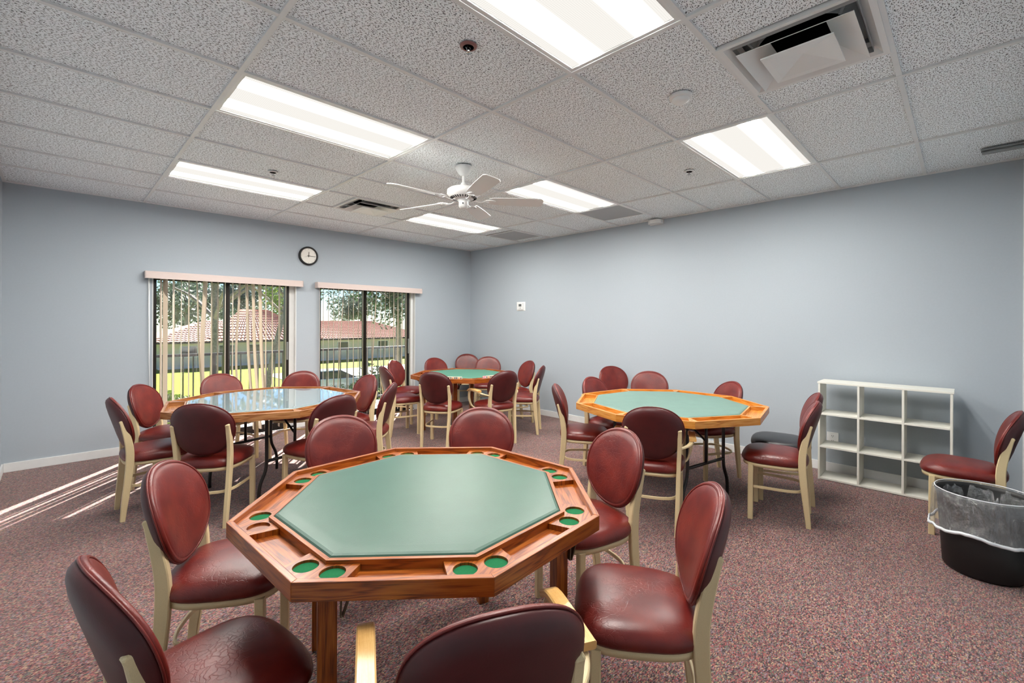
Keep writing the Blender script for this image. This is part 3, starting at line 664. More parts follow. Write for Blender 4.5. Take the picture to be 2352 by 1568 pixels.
for dz in (.024, -.024):
    q = MB(); q.lathe([(.017, 0), (.017, .003)], 20, c=(0, 0, 0), mat=Matrix.Translation((-.007, -.012, dz)) @ Matrix.Rotation(R(-90), 4, 'Y'), capb=True); sck = q.obj('socket', M['white_plastic'], t)
    for a, b in ((-.020, .004), (-.008, .004)):
        q = MB(); q.box((-.0108, a, dz - .002), (-.0100, a + .003, dz + .009)); q.obj('slot', M['dark'], sck)
    q = MB(); q.box((-.0108, -.0145, dz - .011), (-.0100, -.0095, dz - .006)); q.obj('slot', M['dark'], sck)

# ------------------------------------------------------------------ cube shelf
t = thing('cube_shelf', 'white backless nine cube shelf standing by the right wall', 'shelf', (-.215, -5.905, 0))
W_, Dp, Hh, T_ = .90, .27, .90, .016
def board(nm, a, b, bev=.0015): q = MB(); q.box(a, b); q.obj(nm, M['white_lam'], t, bevel=bev)
board('top_board', (-Dp / 2 - .004, -W_ / 2 - .006, Hh - T_), (Dp / 2 + .004, W_ / 2 + .006, Hh))
board('bottom_board', (-Dp / 2, -W_ / 2 + T_, .004), (Dp / 2, W_ / 2 - T_, .004 + T_))
for s_ in (-1, 1): board('side_panel', (-Dp / 2, s_ * (W_ / 2 - T_ / 2) - T_ / 2, 0), (Dp / 2, s_ * (W_ / 2 - T_ / 2) + T_ / 2, Hh - T_))
for s_ in (-1, 1): board('divider', (-Dp / 2, s_ * W_ / 6 - T_ / 2, .02), (Dp / 2, s_ * W_ / 6 + T_ / 2, Hh - T_))
cw = (W_ - 4 * T_) / 3
for lv in (1, 2):
    for k in (-1, 0, 1):
        c_ = k * W_ / 3 * .985; hw = W_ / 6 - T_ * .5 - .0 if k == 0 else (W_ / 3 - 1.5 * T_) / 2
        c_ = 0 if k == 0 else k * (W_ / 6 + T_ / 2 + hw)
        board('shelf_board', (-Dp / 2, c_ - hw, Hh * lv / 3 - .004), (Dp / 2, c_ + hw, Hh * lv / 3 + T_ - .004))

# ------------------------------------------------------------------ waste bin
t = thing('waste_bin', 'round black wastebasket with clear plastic liner at right edge', 'trash can', (-1.52, -6.50, 0))
q = MB(); q.lathe([(0.0, .004), (.165, .004), (.178, .02), (.188, .2), (.205, .43), (.212, .44), (.214, .45), (.206, .45), (.2, .43), (.17, .03), (0, .02)], 64); q.obj('tub', M['black_plastic'], t)
rr = random.Random(9); q = MB(); seg = 96; prof = [(.150, .12, .012), (.185, .30, .012), (.198, .42, .006), (.212, .462, .002), (.222, .455, .003), (.226, .40, .005), (.224, .34, .008), (.228, .28, .012), (.236, .245, .014)]
ph = [rr.uniform(0, 6.28) for _ in range(6)]; rings = []
for j, (r_, z_, am) in enumerate(prof):
    ring = []
    for k in range(seg):
        a = 2 * pi * k / seg
        wob = sin(9 * a + ph[0] + j * .4) * .5 + sin(17 * a + ph[1] - j * .7) * .5 + sin(31 * a + ph[2] + j) * .35
        rr_ = r_ + am * wob * .6; zz = z_ + (am * .9 * (sin(3 * a + ph[3]) + .4 * sin(7 * a + ph[4])) if j >= 6 else 0)
        ring.append((rr_ * cos(a), rr_ * sin(a), zz))
    rings.append(ring)
q.loft(rings, False, False); q.obj('liner', M['liner'], t)
q = MB(); q.sweep(rings[-1], .011, .02, up=(0, 0, 1), sides=6, closed=True); q.obj('liner_hem', M['liner_hem'], t)
q = MB(); q.sweep([(x * 1.0, y * 1.0, z) for x, y, z in rings[3]], .005, .005, sides=6, closed=True); q.obj('liner_rim', M['liner_hem'], t)

# ------------------------------------------------------------------ chairs
def seat_outline(sc=1.0, n=56):
    out = []
    for k in range(n):
        a = 2 * pi * k / n; c, s_ = cos(a), sin(a); e = .52
        x = math.copysign(abs(c) ** e, c); y = math.copysign(abs(s_) ** e, s_)
        yy = .03 + .205 * y * sc; hw = .188 + .030 * (y + 1) / 2
        bow = .010 * (1 - y * y)
        fr = .012 * (1 - x * x) * (1 if y > 0 else -1)       # front and back edges bow outwards
        out.append(((hw + bow) * x * sc, yy + fr * abs(y), 0))
    return out
def chair_meshes(mat, shell):
    o = {}
    q = MB(); rings = []
    for sc, z in ((.90, .412), (.97, .414), (1.0, .424), (1.01, .437), (1.0, .450), (.965, .464), (.90, .475), (.78, .484), (.6, .490), (.38, .493), (.15, .494)):
        rings.append([(x, y, z + .006 * (1 - sc) - (.008 if z > .43 else 0) * max(0, (y - .12) / .12) ** 2) for x, y, _ in seat_outline(sc)])
    q.loft(rings, True, True); o['seat'] = q.mesh('seat', mat)
    q = MB(); A = seat_outline(.955); B = seat_outline(.90)
    q.loft([[(x, y, .388) for x, y, _ in A], [(x, y, .412) for x, y, _ in A]], False, False)
    q.loft([[(x, y, .412) for x, y, _ in B], [(x, y, .388) for x, y, _ in B]], False, False)
    n = len(A)
    for k in range(n):
        j = (k + 1) % n
        for z in (.388, .412): q.face([(A[k][0], A[k][1], z), (A[j][0], A[j][1], z), (B[j][0], B[j][1], z), (B[k][0], B[k][1], z)])
    o['seat_frame'] = q.mesh('seat_frame', M['beige'])
    # oval back: y = plane + lean + bow
    N = 56
    def bp_(a, r_, off):
        sx, sv = cos(a), sin(a); e = .93
        x = .204 * r_ * math.copysign(abs(sx) ** e, sx) * (1 + .07 * sv); v = .188 * r_ * math.copysign(abs(sv) ** e, sv)
        ln = -.292; y = -.187 + ln * v + 1.164 * x * x * .85
        nn = Vector((0, 1, .292)).normalized() * off
        return (x, y + nn.y, .685 + v + nn.z)
    q = MB(); rings = []
    for r_, off in ((.93, -.012), (.97, -.010), (1.0, -.002), (1.0, .004), (.975, .010), (.955, .0125), (.94, .009), (.925, .012), (.88, .017), (.75, .022), (.5, .026), (.25, .027), (.06, .0275)):
        rings.append([bp_(2 * pi * k / N, r_, off) for k in range(N)])
    q.loft(rings, True, True); o['backrest'] = q.mesh('backrest', mat)
    q = MB(); rings = []
    for r_, off in ((.05, -.043), (.4, -.043), (.7, -.041), (.86, -.036), (.94, -.028), (.985, -.016), (1.0, -.006), (.98, -.004), (.9, -.008)):
        rings.append([bp_(2 * pi * k / N, r_, off) for k in range(N)])
    q.loft(rings, True, True); o['back_shell'] = q.mesh('back_shell', shell)
    q = MB(); q.sweep([bp_(2 * pi * k / N, 1.003, -.004) for k in range(N)], .007, .007, up=(0, 1, 0), sides=6, closed=True)
    q.sweep([bp_(2 * pi * k / N, .945, .0105) for k in range(N)], .005, .005, up=(0, 1, 0), sides=6, closed=True)
    o['piping'] = q.mesh('piping', mat)
    return o
def leg_meshes():
    o = {}
    for s_ in (-1, 1):
        q = MB(); q.sweep([(s_ * .19, .173, 0), (s_ * .19, .173, .2), (s_ * .187, .172, .40)], .034, .034, up=(0, 1, 0), cham=.004)
        o['front%d' % s_] = q.mesh('leg', M['beige'])
        pts = [(s_ * .157, -.188, 0), (s_ * .160, -.176, .13), (s_ * .164, -.160, .28), (s_ * .167, -.150, .40), (s_ * .170, -.150, .50), (s_ * .173, -.163, .59), (s_ * .1735, -.180, .66), (s_ * .173, -.193, .708), (s_ * .172, -.197, .722)]
        path = bez(pts, 3); n = len(path)
        hs = [.030 + .018 * sin(pi * min(1, i / n * 1.25)) for i in range(n)]; ws = [.028] * n
        ws[-1] = .018; hs[-1] = .018; ws[-2] = .026; hs[-2] = .028; hs[-3] = .032
        q = MB(); q.sweep(path, 0, 0, up=(0, 1, 0), ws=ws, hs=hs, cham=.004)
        o['rear%d' % s_] = q.mesh('leg', M['beige'])
    q = MB(); path = bez([(-.178, .165, .235), (-.172, .05, .235), (-.160, -.06, .235), (-.13, -.125, .235), (-.07, -.150, .235), (0, -.155, .235), (.07, -.150, .235), (.13, -.125, .235), (.160, -.06, .235), (.172, .05, .235), (.178, .165, .235)], 4)
    q.sweep(path, .010, .020, up=(0, 0, 1), cham=.002); o['stretcher'] = q.mesh('stretcher', M['beige'])
    for s_ in (-1, 1):
        q = MB(); path = bez([(s_ * .178, -.158, .585), (s_ * .225, -.12, .598), (s_ * .256, -.05, .612), (s_ * .262, .08, .622), (s_ * .262, .155, .618), (s_ * .262, .188, .58), (s_ * .258, .185, .50), (s_ * .236, .168, .43), (s_ * .195, .150, .402)], 4)
        q.sweep(path, .028, .015, up=(.02 * s_, 1, .9) if 0 else (0, .3, 1), cham=.003)
        o['arm%d' % s_] = q.mesh('arm', M['beige'])
        q = MB(); A = [(s_ * .262, -.075, .632), (s_ * .262, 0, .635), (s_ * .262, .09, .638), (s_ * .262, .155, .634), (s_ * .262, .198, .612)]
        q.sweep(bez(A, 3), .046, .022, up=(0, 0, 1), cham=.004)
        o['pad%d' % s_] = q.mesh('arm_pad', M['maple'])
    return o
LG = leg_meshes(); RED = chair_meshes(M['leather'], M['leather_shell']); BLK = dict(RED)
bs = RED['seat'].copy(); bs.materials.clear(); bs.materials.append(M['leather_black']); BLK['seat'] = bs
def make_chair(label, loc, rz, group, arms=False, black=False):
    C_ = BLK if black else RED
    t = thing('arm_chair' if arms else 'side_chair', label, 'chair', (loc[0], loc[1], 0), R(rz), group)
    s_ = link('seat', C_['seat'], t)
    if black: s_['label'] = 'black vinyl seat'
    link('seat_frame', LG.get('x', C_['seat_frame']), t)
    bk = link('backrest', C_['backrest'], t); link('piping', C_['piping'], bk)
    link('back_shell', C_['back_shell'], t)
    for k in (-1, 1): link('leg', LG['front%d' % k], t); link('leg', LG['rear%d' % k], t)
    link('stretcher', LG['stretcher'], t)
    if arms:
        for k in (-1, 1):
            a = link('arm', LG['arm%d' % k], t); p = link('arm_pad', LG['pad%d' % k], a); p['label'] = 'pale maple arm pad'
    return t
G1, G2, G3, G4 = ('chairs around the front table', 'chairs around the left table', 'chairs around the right table', 'chairs around the far corner table')
CH = [
 # front table
 ('side', 'burgundy side chair cropped at the bottom left corner of the photo', -5.033, -4.948, 277.3, G1),
 ('side', 'burgundy side chair with tall oval back at the left of the front table', -4.828, -4.294, 239.0, G1),
 ('side', 'burgundy chair behind the front table, its left far side, front of back visible', -4.157, -4.005, 175.5, G1),
 ('side', 'burgundy chair behind the front table, centre of photo, only round back showing', -3.501, -4.337, 138.8, G1),
 ('side', 'burgundy side chair tucked at the right of the front table, its oval back front facing', -3.431, -5.070, 71.3, G1),
 ('side', 'large foreground burgundy side chair with wide seat right of the front table', -3.853, -5.622, 33.7, G1),
 ('arm', 'burgundy armchair at the bottom centre edge seen from behind', -4.587, -5.570, 332.9, G1),
 # left table
 ('side', 'leftmost burgundy chair at the left table, seen side on', -4.799, -1.989, 271.5, G2),
 ('side', 'burgundy chair left of the left table facing the room, behind the side-on chair', -4.622, -1.385, 235.2, G2),
 ('side', 'burgundy chair seen from behind in front of the left table', -4.503, -2.530, 323.3, G2),
 ('side', 'burgundy chair behind the left table in front of the left window', -4.055, -.996, 190.7, G2),
 ('side', 'burgundy chair behind the left table in front of the wall between the windows', -3.500, -1.275, 140.0, G2),
 ('side', 'burgundy chair with pale reflection right of the left table by the right window', -3.210, -1.956, 93.1, G2),
 ('side', 'dark backed burgundy chair half hidden behind the front table chair at left', -3.843, -2.794, 13.0, G2),
 ('side', 'narrow side-on burgundy chair right of the left table', -3.300, -2.505, 48.6, G2),
 # far table
 ('side', 'burgundy chair seen from side left of the far table, sunlit back', -2.180, -1.225, 260.0, G4),
 ('side', 'burgundy chair with sun stripe on its back by the right window edge', -1.732, -.660, 210.0, G4),
 ('side', 'burgundy chair behind the far table, leftmost of the three backs against the wall', -1.165, -.729, 176.0, G4),
 ('arm', 'burgundy armchair pushed right into the room corner', -.335, -.335, 143.0, G4),
 ('side', 'burgundy chair behind the far table just right of the room corner', -.490, -1.035, 137.0, G4),
 ('side', 'burgundy chair seen from behind at the front left of the far table', -2.125, -2.034, 300.7, G4),
 ('arm', 'burgundy armchair seen from behind at the front of the far table', -1.595, -2.411, 348.3, G4),
 ('side', 'burgundy chair right of the far table facing left with front of back visible', -.638, -1.813, 73.0, G4),
 ('side', 'burgundy side-on chair at the right end of the far table group', -.963, -2.297, 35.3, G4),
 # right table
 ('side', 'burgundy side-on chair at the left end of the right table', -1.963, -3.946, 216.2, G3),
 ('side', 'burgundy chair behind the left corner of the right table', -1.420, -3.894, 179.2, G3),
 ('side', 'burgundy chair against the wall behind the right table, farthest back', -.36, -3.36, 152.0, G3),
 ('side', 'burgundy chair behind the middle of the right table', -.660, -3.920, 118.0, G3),
 ('side', 'burgundy chair behind the right end of the right table', -.904, -4.696, 53.7, G3),
 ('arm', 'burgundy armchair seen from behind in front of the right table', -2.293, -4.828, 296.1, G3),
 ('side', 'burgundy chair with red seat standing apart right of the right table', -1.490, -5.430, 11.3, G3),
 ('black', 'chair with black seat and burgundy back beside the white shelf', -1.035, -5.350, 17.0, G3),
 ('side', 'burgundy chair at the right edge of the photo behind the wastebasket', -.910, -6.440, 358.3, 'chairs by the right edge'),
]
for k, lb, x, y, rz, g in CH: make_chair(lb, (x, y), rz, g, arms=k == 'arm', black=k == 'black')

# ------------------------------------------------------------------ tables
def ngon(n, r, rot=0): return [(r * cos(rot + 2 * pi * k / n), r * sin(rot + 2 * pi * k / n)) for k in range(n)]
def game_table(label, loc, n, Ro, rotdeg, wd, top, holes, cat='table'):
    t = thing('poker_table', label, cat, (loc[0], loc[1], 0), R(rotdeg))
    H = .76; AP = .052; TH = .020; ap = cos(pi / n)
    Ri = Ro - TH / ap; Rf = Ro * .817; Rb = Rf - .014 / ap
    if not holes: Rf = Ro * .825; Rb = Rf - .012 / ap
    out, inn = ngon(n, Ro), ngon(n, Ri); fo, fi = ngon(n, Rf), ngon(n, Rb)
    for k in range(n):
        a, b, c, d = out[k], out[(k + 1) % n], inn[(k + 1) % n], inn[k]
        q = MB(); q.prism([a, b, c, d], H - AP, H, gd=math.atan2(b[1] - a[1], b[0] - a[0]))
        q.obj('rim_rail', wd, t, bevel=.0022)
        a, b, c, d = fo[k], fo[(k + 1) % n], fi[(k + 1) % n], fi[k]
        q = MB(); q.prism([a, b, c, d], H - .036, H - .004, gd=math.atan2(b[1] - a[1], b[0] - a[0])); q.obj('inner_rail', wd, t, bevel=.001)
    for k in range(n):
        a, b = ngon(n, Ri - .0005)[k], ngon(n, Ri - .0005)[(k + 1) % n]; c, d = ngon(n, Rb * .6)[(k + 1) % n], ngon(n, Rb * .6)[k]
        q = MB(); q.prism([a, b, c, d], H - AP + .004, H - .034, gd=math.atan2(b[1] - a[1], b[0] - a[0])); q.obj('tray_floor', wd, t)
    # padded playing surface
    q = MB(); rings = []
    for sc, z in ((1.0, H - .036), (1.0, H - .006), (.992, H - .001), (.975, H + .002), (.9, H + .003), (.4, H + .003), (.05, H + .003)):
        rings.append([(x * sc, y * sc, z) for x, y in ngon(n, Rb - .0015)])
    q.loft(rings, False, True, smooth=False); q.obj('playing_surface', top, t, weld=True)
    # corner blocks
    hw = .10 if holes else .03
    for k in range(n):
        a0 = 2 * pi * k / n
        def L(x, y): return (x * cos(a0) - y * sin(a0), x * sin(a0) + y * cos(a0))   # x = radial, y = sideways
        # inner/outer polygons near the corner in corner frame: edge lines leave the corner at +-(pi/2 - pi/n)
        def onedge(Rr, y): return Rr - abs(y) * math.tan(pi / n)
        if holes:
            poly = [L(Rf + .0005, 0), L(onedge(Rf, .09) + .0005, -.09), L(onedge(Ri, .105) - .0005, -.105), L(Ri - .0005, 0), L(onedge(Ri, .105) - .0005, .105), L(onedge(Rf, .09) + .0005, .09)]
            hol = []; cen = []
            for s_ in (-1, 1):
                cx, cy = .594 * cos(s_ * R(4.5)) + .0, .594 * sin(s_ * R(4.5)); cx = min(cx, (Rf + Ri) / 2 * ap + .022)
                cen.append(L(cx, cy)); c0 = cen[-1]
                hol.append([(c0[0] + .035 * cos(2 * pi * j / 28), c0[1] + .035 * sin(2 * pi * j / 28)) for j in range(28)])
            blk = curve_prism('cup_holder', poly, hol, H - .034, H - .015, wd, t)
            for ci, c0 in enumerate(cen):
                q = MB(); q.lathe([(.0345, 0), (.0345, .004)], 28, c=(c0[0], c0[1], H - .0265), capb=True)
                mt_ = wd if (holes == 'one_bare' and k == 3 and ci == 1) else M['felt']
                o = q.obj('holder_pad', mt_, t)
        else:
            poly = [L(Rf + .0005, 0), L(onedge(Rf, .008) + .0005, -.008), L(onedge(Ri, hw) - .0005, -hw), L(Ri - .0005, 0), L(onedge(Ri, hw) - .0005, hw), L(onedge(Rf, .008) + .0005, .008)]
            q = MB(); q.prism(poly, H - .034, H - .003); q.obj('divider', wd, t)
    return t
oak_leg = MB(); oak_leg.box((-.022, -.026, 0), (.022, .026, .712), grain=2); oak_leg = oak_leg.mesh('leg', M['oak'], bevel=.002)
q = MB(); q.sweep([(.0, 0, .71), (.06, 0, .66), (.10, 0, .715)], .004, .022, up=(0, 0, 1)); q.sweep([(.028, -.0, .70), (.024, 0, .60)], .02, .004, up=(1, 0, 0)); q.sweep([(.03, 0, .60), (.05, 0, .66), (.10, 0, .705)], .02, .004, up=(1, 0, 0))
brk = q.mesh('bracket', M['bracket'], weld=False)
def wood_legs(t, pos):
    for k, (lx, ly) in enumerate(pos):
        a = math.atan2(ly, lx); rz = t.rotation_euler.z; l = link('leg', oak_leg, t, (lx * cos(rz) + ly * sin(rz), -lx * sin(rz) + ly * cos(rz), 0), a - rz + R(45))
        b = link('bracket', brk, l, *(((.028, .010, 0), R(90)) if k == 1 else ((.0, -.03, 0), R(180) if k % 2 else 0))); b['label'] = 'brown steel folding bracket'
def steel_legs(t, rotdeg, nang, off=.37, half=.24):
    """two folding H-frames; nang = world angle of the frame normal"""
    for s_ in (0, 180):
        a = R(nang + s_ - rotdeg)
        def P(x, y, z, a=a): return (y * cos(a) - x * -sin(a) * -1 if 0 else cos(a) * y - sin(a) * x, sin(a) * y + cos(a) * x, z)
        for sx in (-1, 1):
            q = MB(); q.sweep(bez([P(sx * half, off, .708), P(sx * half, off, .50), P(sx * half, off, .33), P(sx * (half + .012), off, .25), P(sx * (half + .05), off, .16), P(sx * (half + .06), off, .08), P(sx * (half + .06), off, 0)], 4), .026, .026, up=P(0, 1, 0), sides=10)
            q.obj('leg', M['black_metal'], t)
        q = MB(); q.sweep([P(-half, off, .33), P(half, off, .33)], .024, .024, sides=10); q.obj('crossbar', M['black_metal'], t)
        q = MB(); q.sweep([P(0, off, .33), P(0, off, .708)], .024, .024, up=P(0, 1, 0), sides=10); q.obj('center_post', M['black_metal'], t)
        q = MB(); q.sweep([P(-half, off, .70), P(half, off, .70)], .026, .018, sides=8); q.obj('top_bar', M['black_metal'], t)
        q = MB(); q.sweep(bez([P(0, off, .50), P(0, off - .06, .545), P(0, off - .14, .60), P(0, off - .2, .675), P(0, off - .22, .708)], 4), .02, .014, sides=8); q.obj('brace', M['black_metal'], t)
T1 = game_table('green topped octagonal oak poker table in the foreground with cup holders', (-4.271, -4.891), 8, .685, 25.3, M['oak'], M['vinyl1'], 'one_bare'); wood_legs(T1, [(-.233, .50), (-.50, -.233), (.215, -.50), (.50, .233)])
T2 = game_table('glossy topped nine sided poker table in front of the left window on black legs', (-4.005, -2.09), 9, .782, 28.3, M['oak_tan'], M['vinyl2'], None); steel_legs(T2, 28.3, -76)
T3 = game_table('pale green nine sided poker table with golden oak rim at right on black legs', (-1.636, -4.607), 9, .79, 19.6, M['oak_gold'], M['vinyl3'], None); steel_legs(T3, 19.6, -101)
T4 = game_table('far octagonal poker table near the room corner holding game tile racks', (-1.532, -1.715), 8, .685, 17.1, M['oak'], M['vinyl4'], 'all'); wood_legs(T4, [(-.36, .40), (-.30, -.20), (.26, -.36), (.30, .20)])
# rims labelled so the leg metal stays apart
# game tiles standing in rows on the far table's near trays
tile_m = {}
for nm, mt_ in (('w', M['tile_white']), ('p', M['pink'])):
    q = MB(); q.box((-.011, -.004, 0), (.011, .004, .042)); tile_m[nm] = q.mesh('game_tile', mt_, bevel=.001)
mk = {}
for nm, mt_ in (('k', M['ink_black']), ('o', M['ink_orange'])):
    q = MB(); q.box((-.0055, -.0052, .016), (.0055, -.0040, .034)); mk[nm] = q.mesh('printed_mark', mt_)
def tile_row(c0, ang, n, grp, what, pinks=0):
    d = Vector((cos(R(ang)), sin(R(ang)), 0)); nrm = Vector((-d.y, d.x, 0))
    rk = thing('tile_rack', what, 'rack', (c0[0], c0[1], .7265), R(ang), 'tile racks on the far table')
    q = MB(); q.box((-.105, -.012, 0), (.105, .012, .014)); q.box((-.105, .006, .014), (.105, .012, .026)); q.obj('body', M['tile_white'], rk, weld=False)
    for i in range(n):
        x = (i - (n - 1) / 2) * .0245; p = Vector((c0[0], c0[1], .7405)) + d * x - nrm * .002
        o = link('game_tile', tile_m['p' if i < pinks else 'w'], None, tuple(p), R(ang))
        ordn = ['leftmost', 'second', 'third', 'fourth', 'fifth', 'sixth', 'seventh', 'eighth', 'ninth', 'tenth'][i]
        tag(o, ('pinkish' if i < pinks else 'ivory') + ' game tile, ' + ordn + (' ' if i == 0 else ' from the left ') + 'in ' + grp, 'tile', grp)
        if i >= pinks: link('printed_mark', mk['ko'[i % 3 == 0]], o)
tile_row((-1.967, -2.075), -50.4, 8, 'the left rack on the far table', 'ivory rack of game tiles at the near left edge of the far table')
tile_row((-1.585, -2.277), -5.4, 8, 'the right rack on the far table', 'ivory rack of game tiles at the near right edge of the far table', 2)

# ------------------------------------------------------------------ outside
q = MB(); q.box((-7, WT, -.25), (3, 1.42, -.03)); struct(q.obj('balcony_floor', M['concrete']))
q = MB(); q.box((-60, 1.43, -3.1), (90, 120, -2.9)); struct(q.obj('ground', M['grass']))
t = thing('balcony_railing', 'black metal balcony railing with upright balusters outside the doors', 'railing', (-2, 1.3, 0))
q = MB(); q.box((-4.5, -.03, .94), (4.5, .03, .975)); q.obj('top_rail', M['black_metal'], t)
q = MB(); q.box((-4.5, -.015, .05), (4.5, .015, .08)); q.obj('bottom_rail', M['black_metal'], t)
q = MB(); q.box((-.008, -.008, .08), (.008, .008, .94)); bl = q.mesh('baluster', M['black_metal'])
q = MB(); q.box((-.03, -.03, -.03), (.03, .03, .94)); ps = q.mesh('post', M['black_metal'])
for i in range(76):
    x = -4.44 + i * .118
    link('post' if i % 10 == 3 else 'baluster', ps if i % 10 == 3 else bl, t, (x, 0, 0))
# neighbouring building
t = thing('villa', 'cream neighbouring villa with terracotta barrel tile roof beyond the lawn', 'building', (10, 44, -2.9))
def tb(nm, a, b, mt_, bev=0): q = MB(); q.box(a, b); return q.obj(nm, mt_, t)
tb('wall', (-9, 0, 0), (18, 9, 2.65), M['stucco'])
tb('plinth', (-9.05, -.05, 0), (18.05, 0, .2), M['concrete'])
def roof(x0, x1, y0, z0, run, rise, hip, name):
    q = MB(); nc = int((x1 - x0) / .32); nr = 12; prev = None
    for j in range(nr):
        for dz, tt in ((.0, j / nr), (-.06, (j + 1) / nr)):
            ring = []
            for i in range(nc * 4 + 1):
                u = i / (nc * 4); xx0 = x0 + hip * tt; xx1 = x1 - hip * tt
                x = xx0 + (xx1 - xx0) * u; ring.append((x, y0 + run * tt, z0 + rise * tt + dz + .07 * abs(sin(pi * i / 4))))
            if prev:
                for i in range(len(ring) - 1): q.face([prev[i], prev[i + 1], ring[i + 1], ring[i]])
            prev = ring
    return q.obj(name, M['roof_tile'], t, weld=False)
roof(-10, 19, -1.0, 2.45, 5.5, 2.0, 5.5, 'roof')
roof(-6, 5, -1.6, 2.50, 5.0, 3.1, 4.2, 'roof')
for x0, x1 in ((-10, -4.5), (19, 13.5)):
    q = MB(); q.face([(x0, -1, 2.5), (x0, 10, 2.5), (x1, 4.5, 4.45)]); q.obj('hip_end', M['roof_tile'], t)
tb('fascia', (-9.9, -.95, 2.3), (18.9, -.85, 2.5), M['bronze'])
for x in (-7.5, -4.5, -2.0, 2.5, 7, 12):
    o = tb('window', (x, -.04, 1.0), (x + 1.4, .02, 2.1), M['trim'])
    q = MB(); q.box((x + .08, -.06, 1.08), (x + 1.32, -.03, 2.02)); q.obj('pane', M['car_glass'], o)
# trees
def tree(loc, h, tr_r, lean, crown, label, mt_, leaves=2600, name='tree', r0=.11, trunk=True):
    t = thing(name, label, 'tree', loc)
    rg = random.Random(int(abs(loc[0] * 37 + loc[1] * 11)))
    if trunk:
        q = MB(); q.sweep(bez([(0, 0, 0), (lean[0] * .4, lean[1] * .4, h * .35), (lean[0], lean[1], h * .75), (lean[0] * 1.2, lean[1] * 1.2, h)], 4), 0, 0, up=(0, 1, 0), sides=10, ws=[tr_r * 2 * (1 - .5 * i / 12) for i in range(13)], hs=[tr_r * 2 * (1 - .5 * i / 12) for i in range(13)]); q.obj('trunk', M['bark'], t)
        for k in range(5):
            a = rg.uniform(0, 6.28); z0 = h * rg.uniform(.55, .8); L = rg.uniform(1.5, 3)
            q = MB(); q.sweep(bez([(lean[0] * .8, lean[1] * .8, z0), (lean[0] * .8 + cos(a) * L * .5, lean[1] * .8 + sin(a) * L * .5, z0 + L * .4), (lean[0] * .8 + cos(a) * L, lean[1] * .8 + sin(a) * L, z0 + L * .6)], 4), 0, 0, up=(0, 0, 1), sides=6, ws=[tr_r * (1 - .08 * i) for i in range(9)], hs=[tr_r * (1 - .08 * i) for i in range(9)]); q.obj('branch', M['bark'], t)
    q = MB(); cl = [(crown[0] + rg.gauss(0, crown[3] * .45), crown[1] + rg.gauss(0, crown[3] * .45), crown[2] + rg.gauss(0, crown[3] * .3), rg.uniform(.25, .55) * crown[3]) for _ in range(16)]
    for _ in range(leaves):
        c = cl[rg.randrange(16)]; v = Vector((rg.gauss(0, 1), rg.gauss(0, 1), rg.gauss(0, 1))).normalized() * c[3] * rg.uniform(.5, 1)
        p = Vector(c[:3]) + v; a = Vector((rg.uniform(-1, 1), rg.uniform(-1, 1), rg.uniform(-1, 1))).normalized(); b_ = a.orthogonal().normalized(); s_ = r0 * rg.uniform(.7, 1.3)
        q.face([p - a * s_, p - b_ * s_ * .6, p + a * s_, p + b_ * s_ * .6])
    q.obj('foliage', mt_, t, weld=False)['kind'] = 'stuff'
    return t
def at(px, depth):
    u = (px - 1182.8) / 1041.86; return (-5.3167 + depth * (Fw.x + u * Rt.x), -6.4144 + depth * (Fw.y + u * Rt.y))
def T_at(px, d, *a, **k): x, y = at(px, d); return tree((x, y, -2.9), *a, **k)
T_at(489, 17, 7.5, .15, (.1, .1), (0, 0, 7.2, 2.6), 'tree with pale mottled straight trunk seen through the left window', M['leaf_grey'], 2600)
T_at(610, 25, 7.5, .18, (1.2, .3), (1.6, 0, 7.6, 2.6), 'leaning tree right of the straight trunk beyond the left window', M['leaf_grey'], 2600)
T_at(430, 62, 9, .3, (0, 0), (0, 0, 7.5, 5), 'far greyish tree behind the villa at the left', M['leaf_grey'], 3600, r0=.3)
T_at(560, 74, 9, .3, (0, 0), (0, 0, 8.0, 5), 'far greyish tree behind the middle of the villa', M['leaf_grey'], 3600, r0=.3)
T_at(660, 60, 9, .3, (0, 0), (0, 0, 7.5, 4), 'greener far tree behind the villa at the right edge of the left window', M['leaf_green'], 3000, r0=.25)
T_at(830, 84, 10, .3, (0, 0), (0, 0, 8.0, 5.5), 'far pale tree behind the villa in the right window', M['leaf_grey'], 3600, r0=.3)
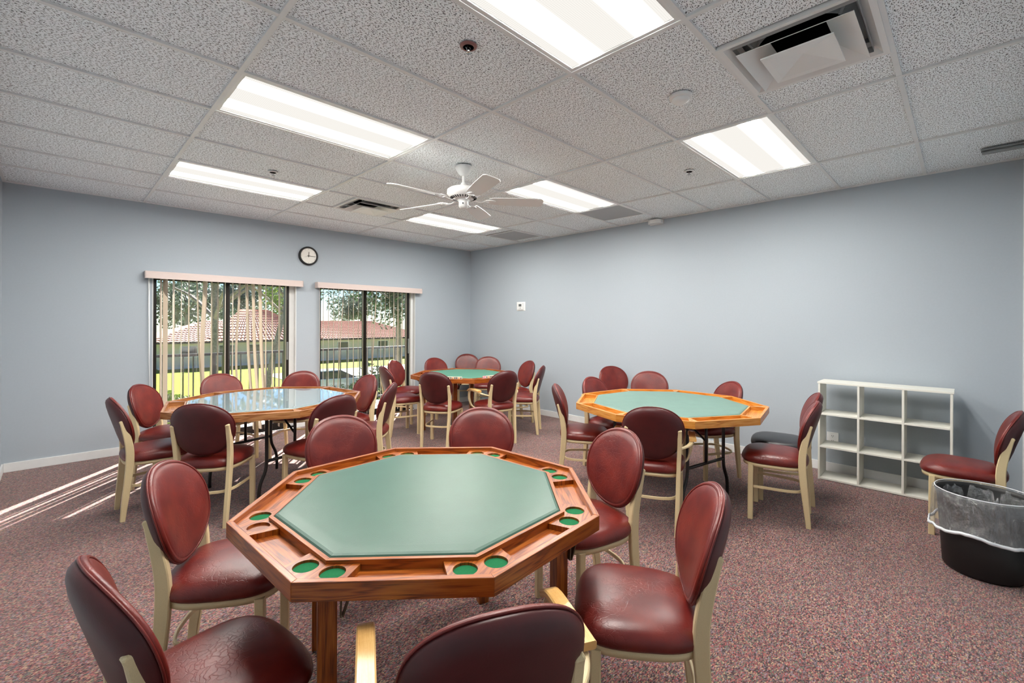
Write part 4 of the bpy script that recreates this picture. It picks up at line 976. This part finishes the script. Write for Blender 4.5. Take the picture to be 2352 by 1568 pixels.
T_at(915, 34, 8, .25, (0, 0), (0, 0, 6.5, 2.6), 'dark leafy tree at the right side of the right window', M['leaf_dark'], 2600, r0=.16)
T_at(400, 90, 9, .3, (0, 0), (0, 0, 8.5, 7), 'hazy tall tree far off behind the leftmost roof end', M['leaf_dark'], 3000, r0=.4)
def bush(px, d, s_, label, mt_, z=-2.9):
    x, y = at(px, d); t = tree((x, y, z), 1, .1, (0, 0), (0, 0, s_ * .6, s_), label, mt_, 1500, name='bush', r0=.09, trunk=False); t['category'] = 'bush'
bush(618, 16, 1.0, 'light green rounded bush on the lawn in the left window', M['leaf_green'])
bush(392, 20, .8, 'small light green bush at the left edge of the left window', M['leaf_green'])
bush(820, 22, 1.3, 'dark hedge bush in the lower right window', M['leaf_dark'])
bush(880, 26, 1.3, 'second dark hedge bush right of the first in the right window', M['leaf_dark'])
q = MB(); q.box((-14, 13.2, -2.9), (24, 15.4, -2.86)); struct(q.obj('path', M['concrete']))
q = MB(); q.box((6.5, 22, -2.9), (40, 34, -2.865)); struct(q.obj('driveway', M['concrete']))
# parked car
cx, cy = at(770, 27); t = thing('car', 'white parked car seen low in the right window', 'car', (cx, cy, -2.86), R(-8))
q = MB(); pf = [(-2.2, .3), (-2.25, .7), (-2.1, .95), (-1.2, 1.02), (1.1, 1.0), (2.1, .85), (2.25, .6), (2.2, .3)]
q.loft([[(x, -.85, z) for x, z in pf], [(x, .85, z) for x, z in pf]], smooth=False); q.obj('body', M['car_white'], t, bevel=.05)
pf = [(-1.75, .98), (-1.25, 1.42), (.2, 1.45), (1.1, .98)]
q = MB(); q.loft([[(x, -.72, z) for x, z in pf], [(x, .72, z) for x, z in pf]], smooth=False); q.obj('greenhouse', M['car_glass'], t, bevel=.04)
q = MB(); q.box((-1.25, -.66, 1.42), (.2, .66, 1.47)); q.obj('roof_panel', M['car_white'], t)
for x in (-1.4, 1.4):
    for y in (-.82, .82):
        q = MB(); q.lathe([(.32, -.1), (.32, .1)], 20, mat=Matrix.Translation((x, y, .32)) @ Matrix.Rotation(R(90), 4, 'X'), capa=True, capb=True); q.obj('wheel', M['rubber'], t)
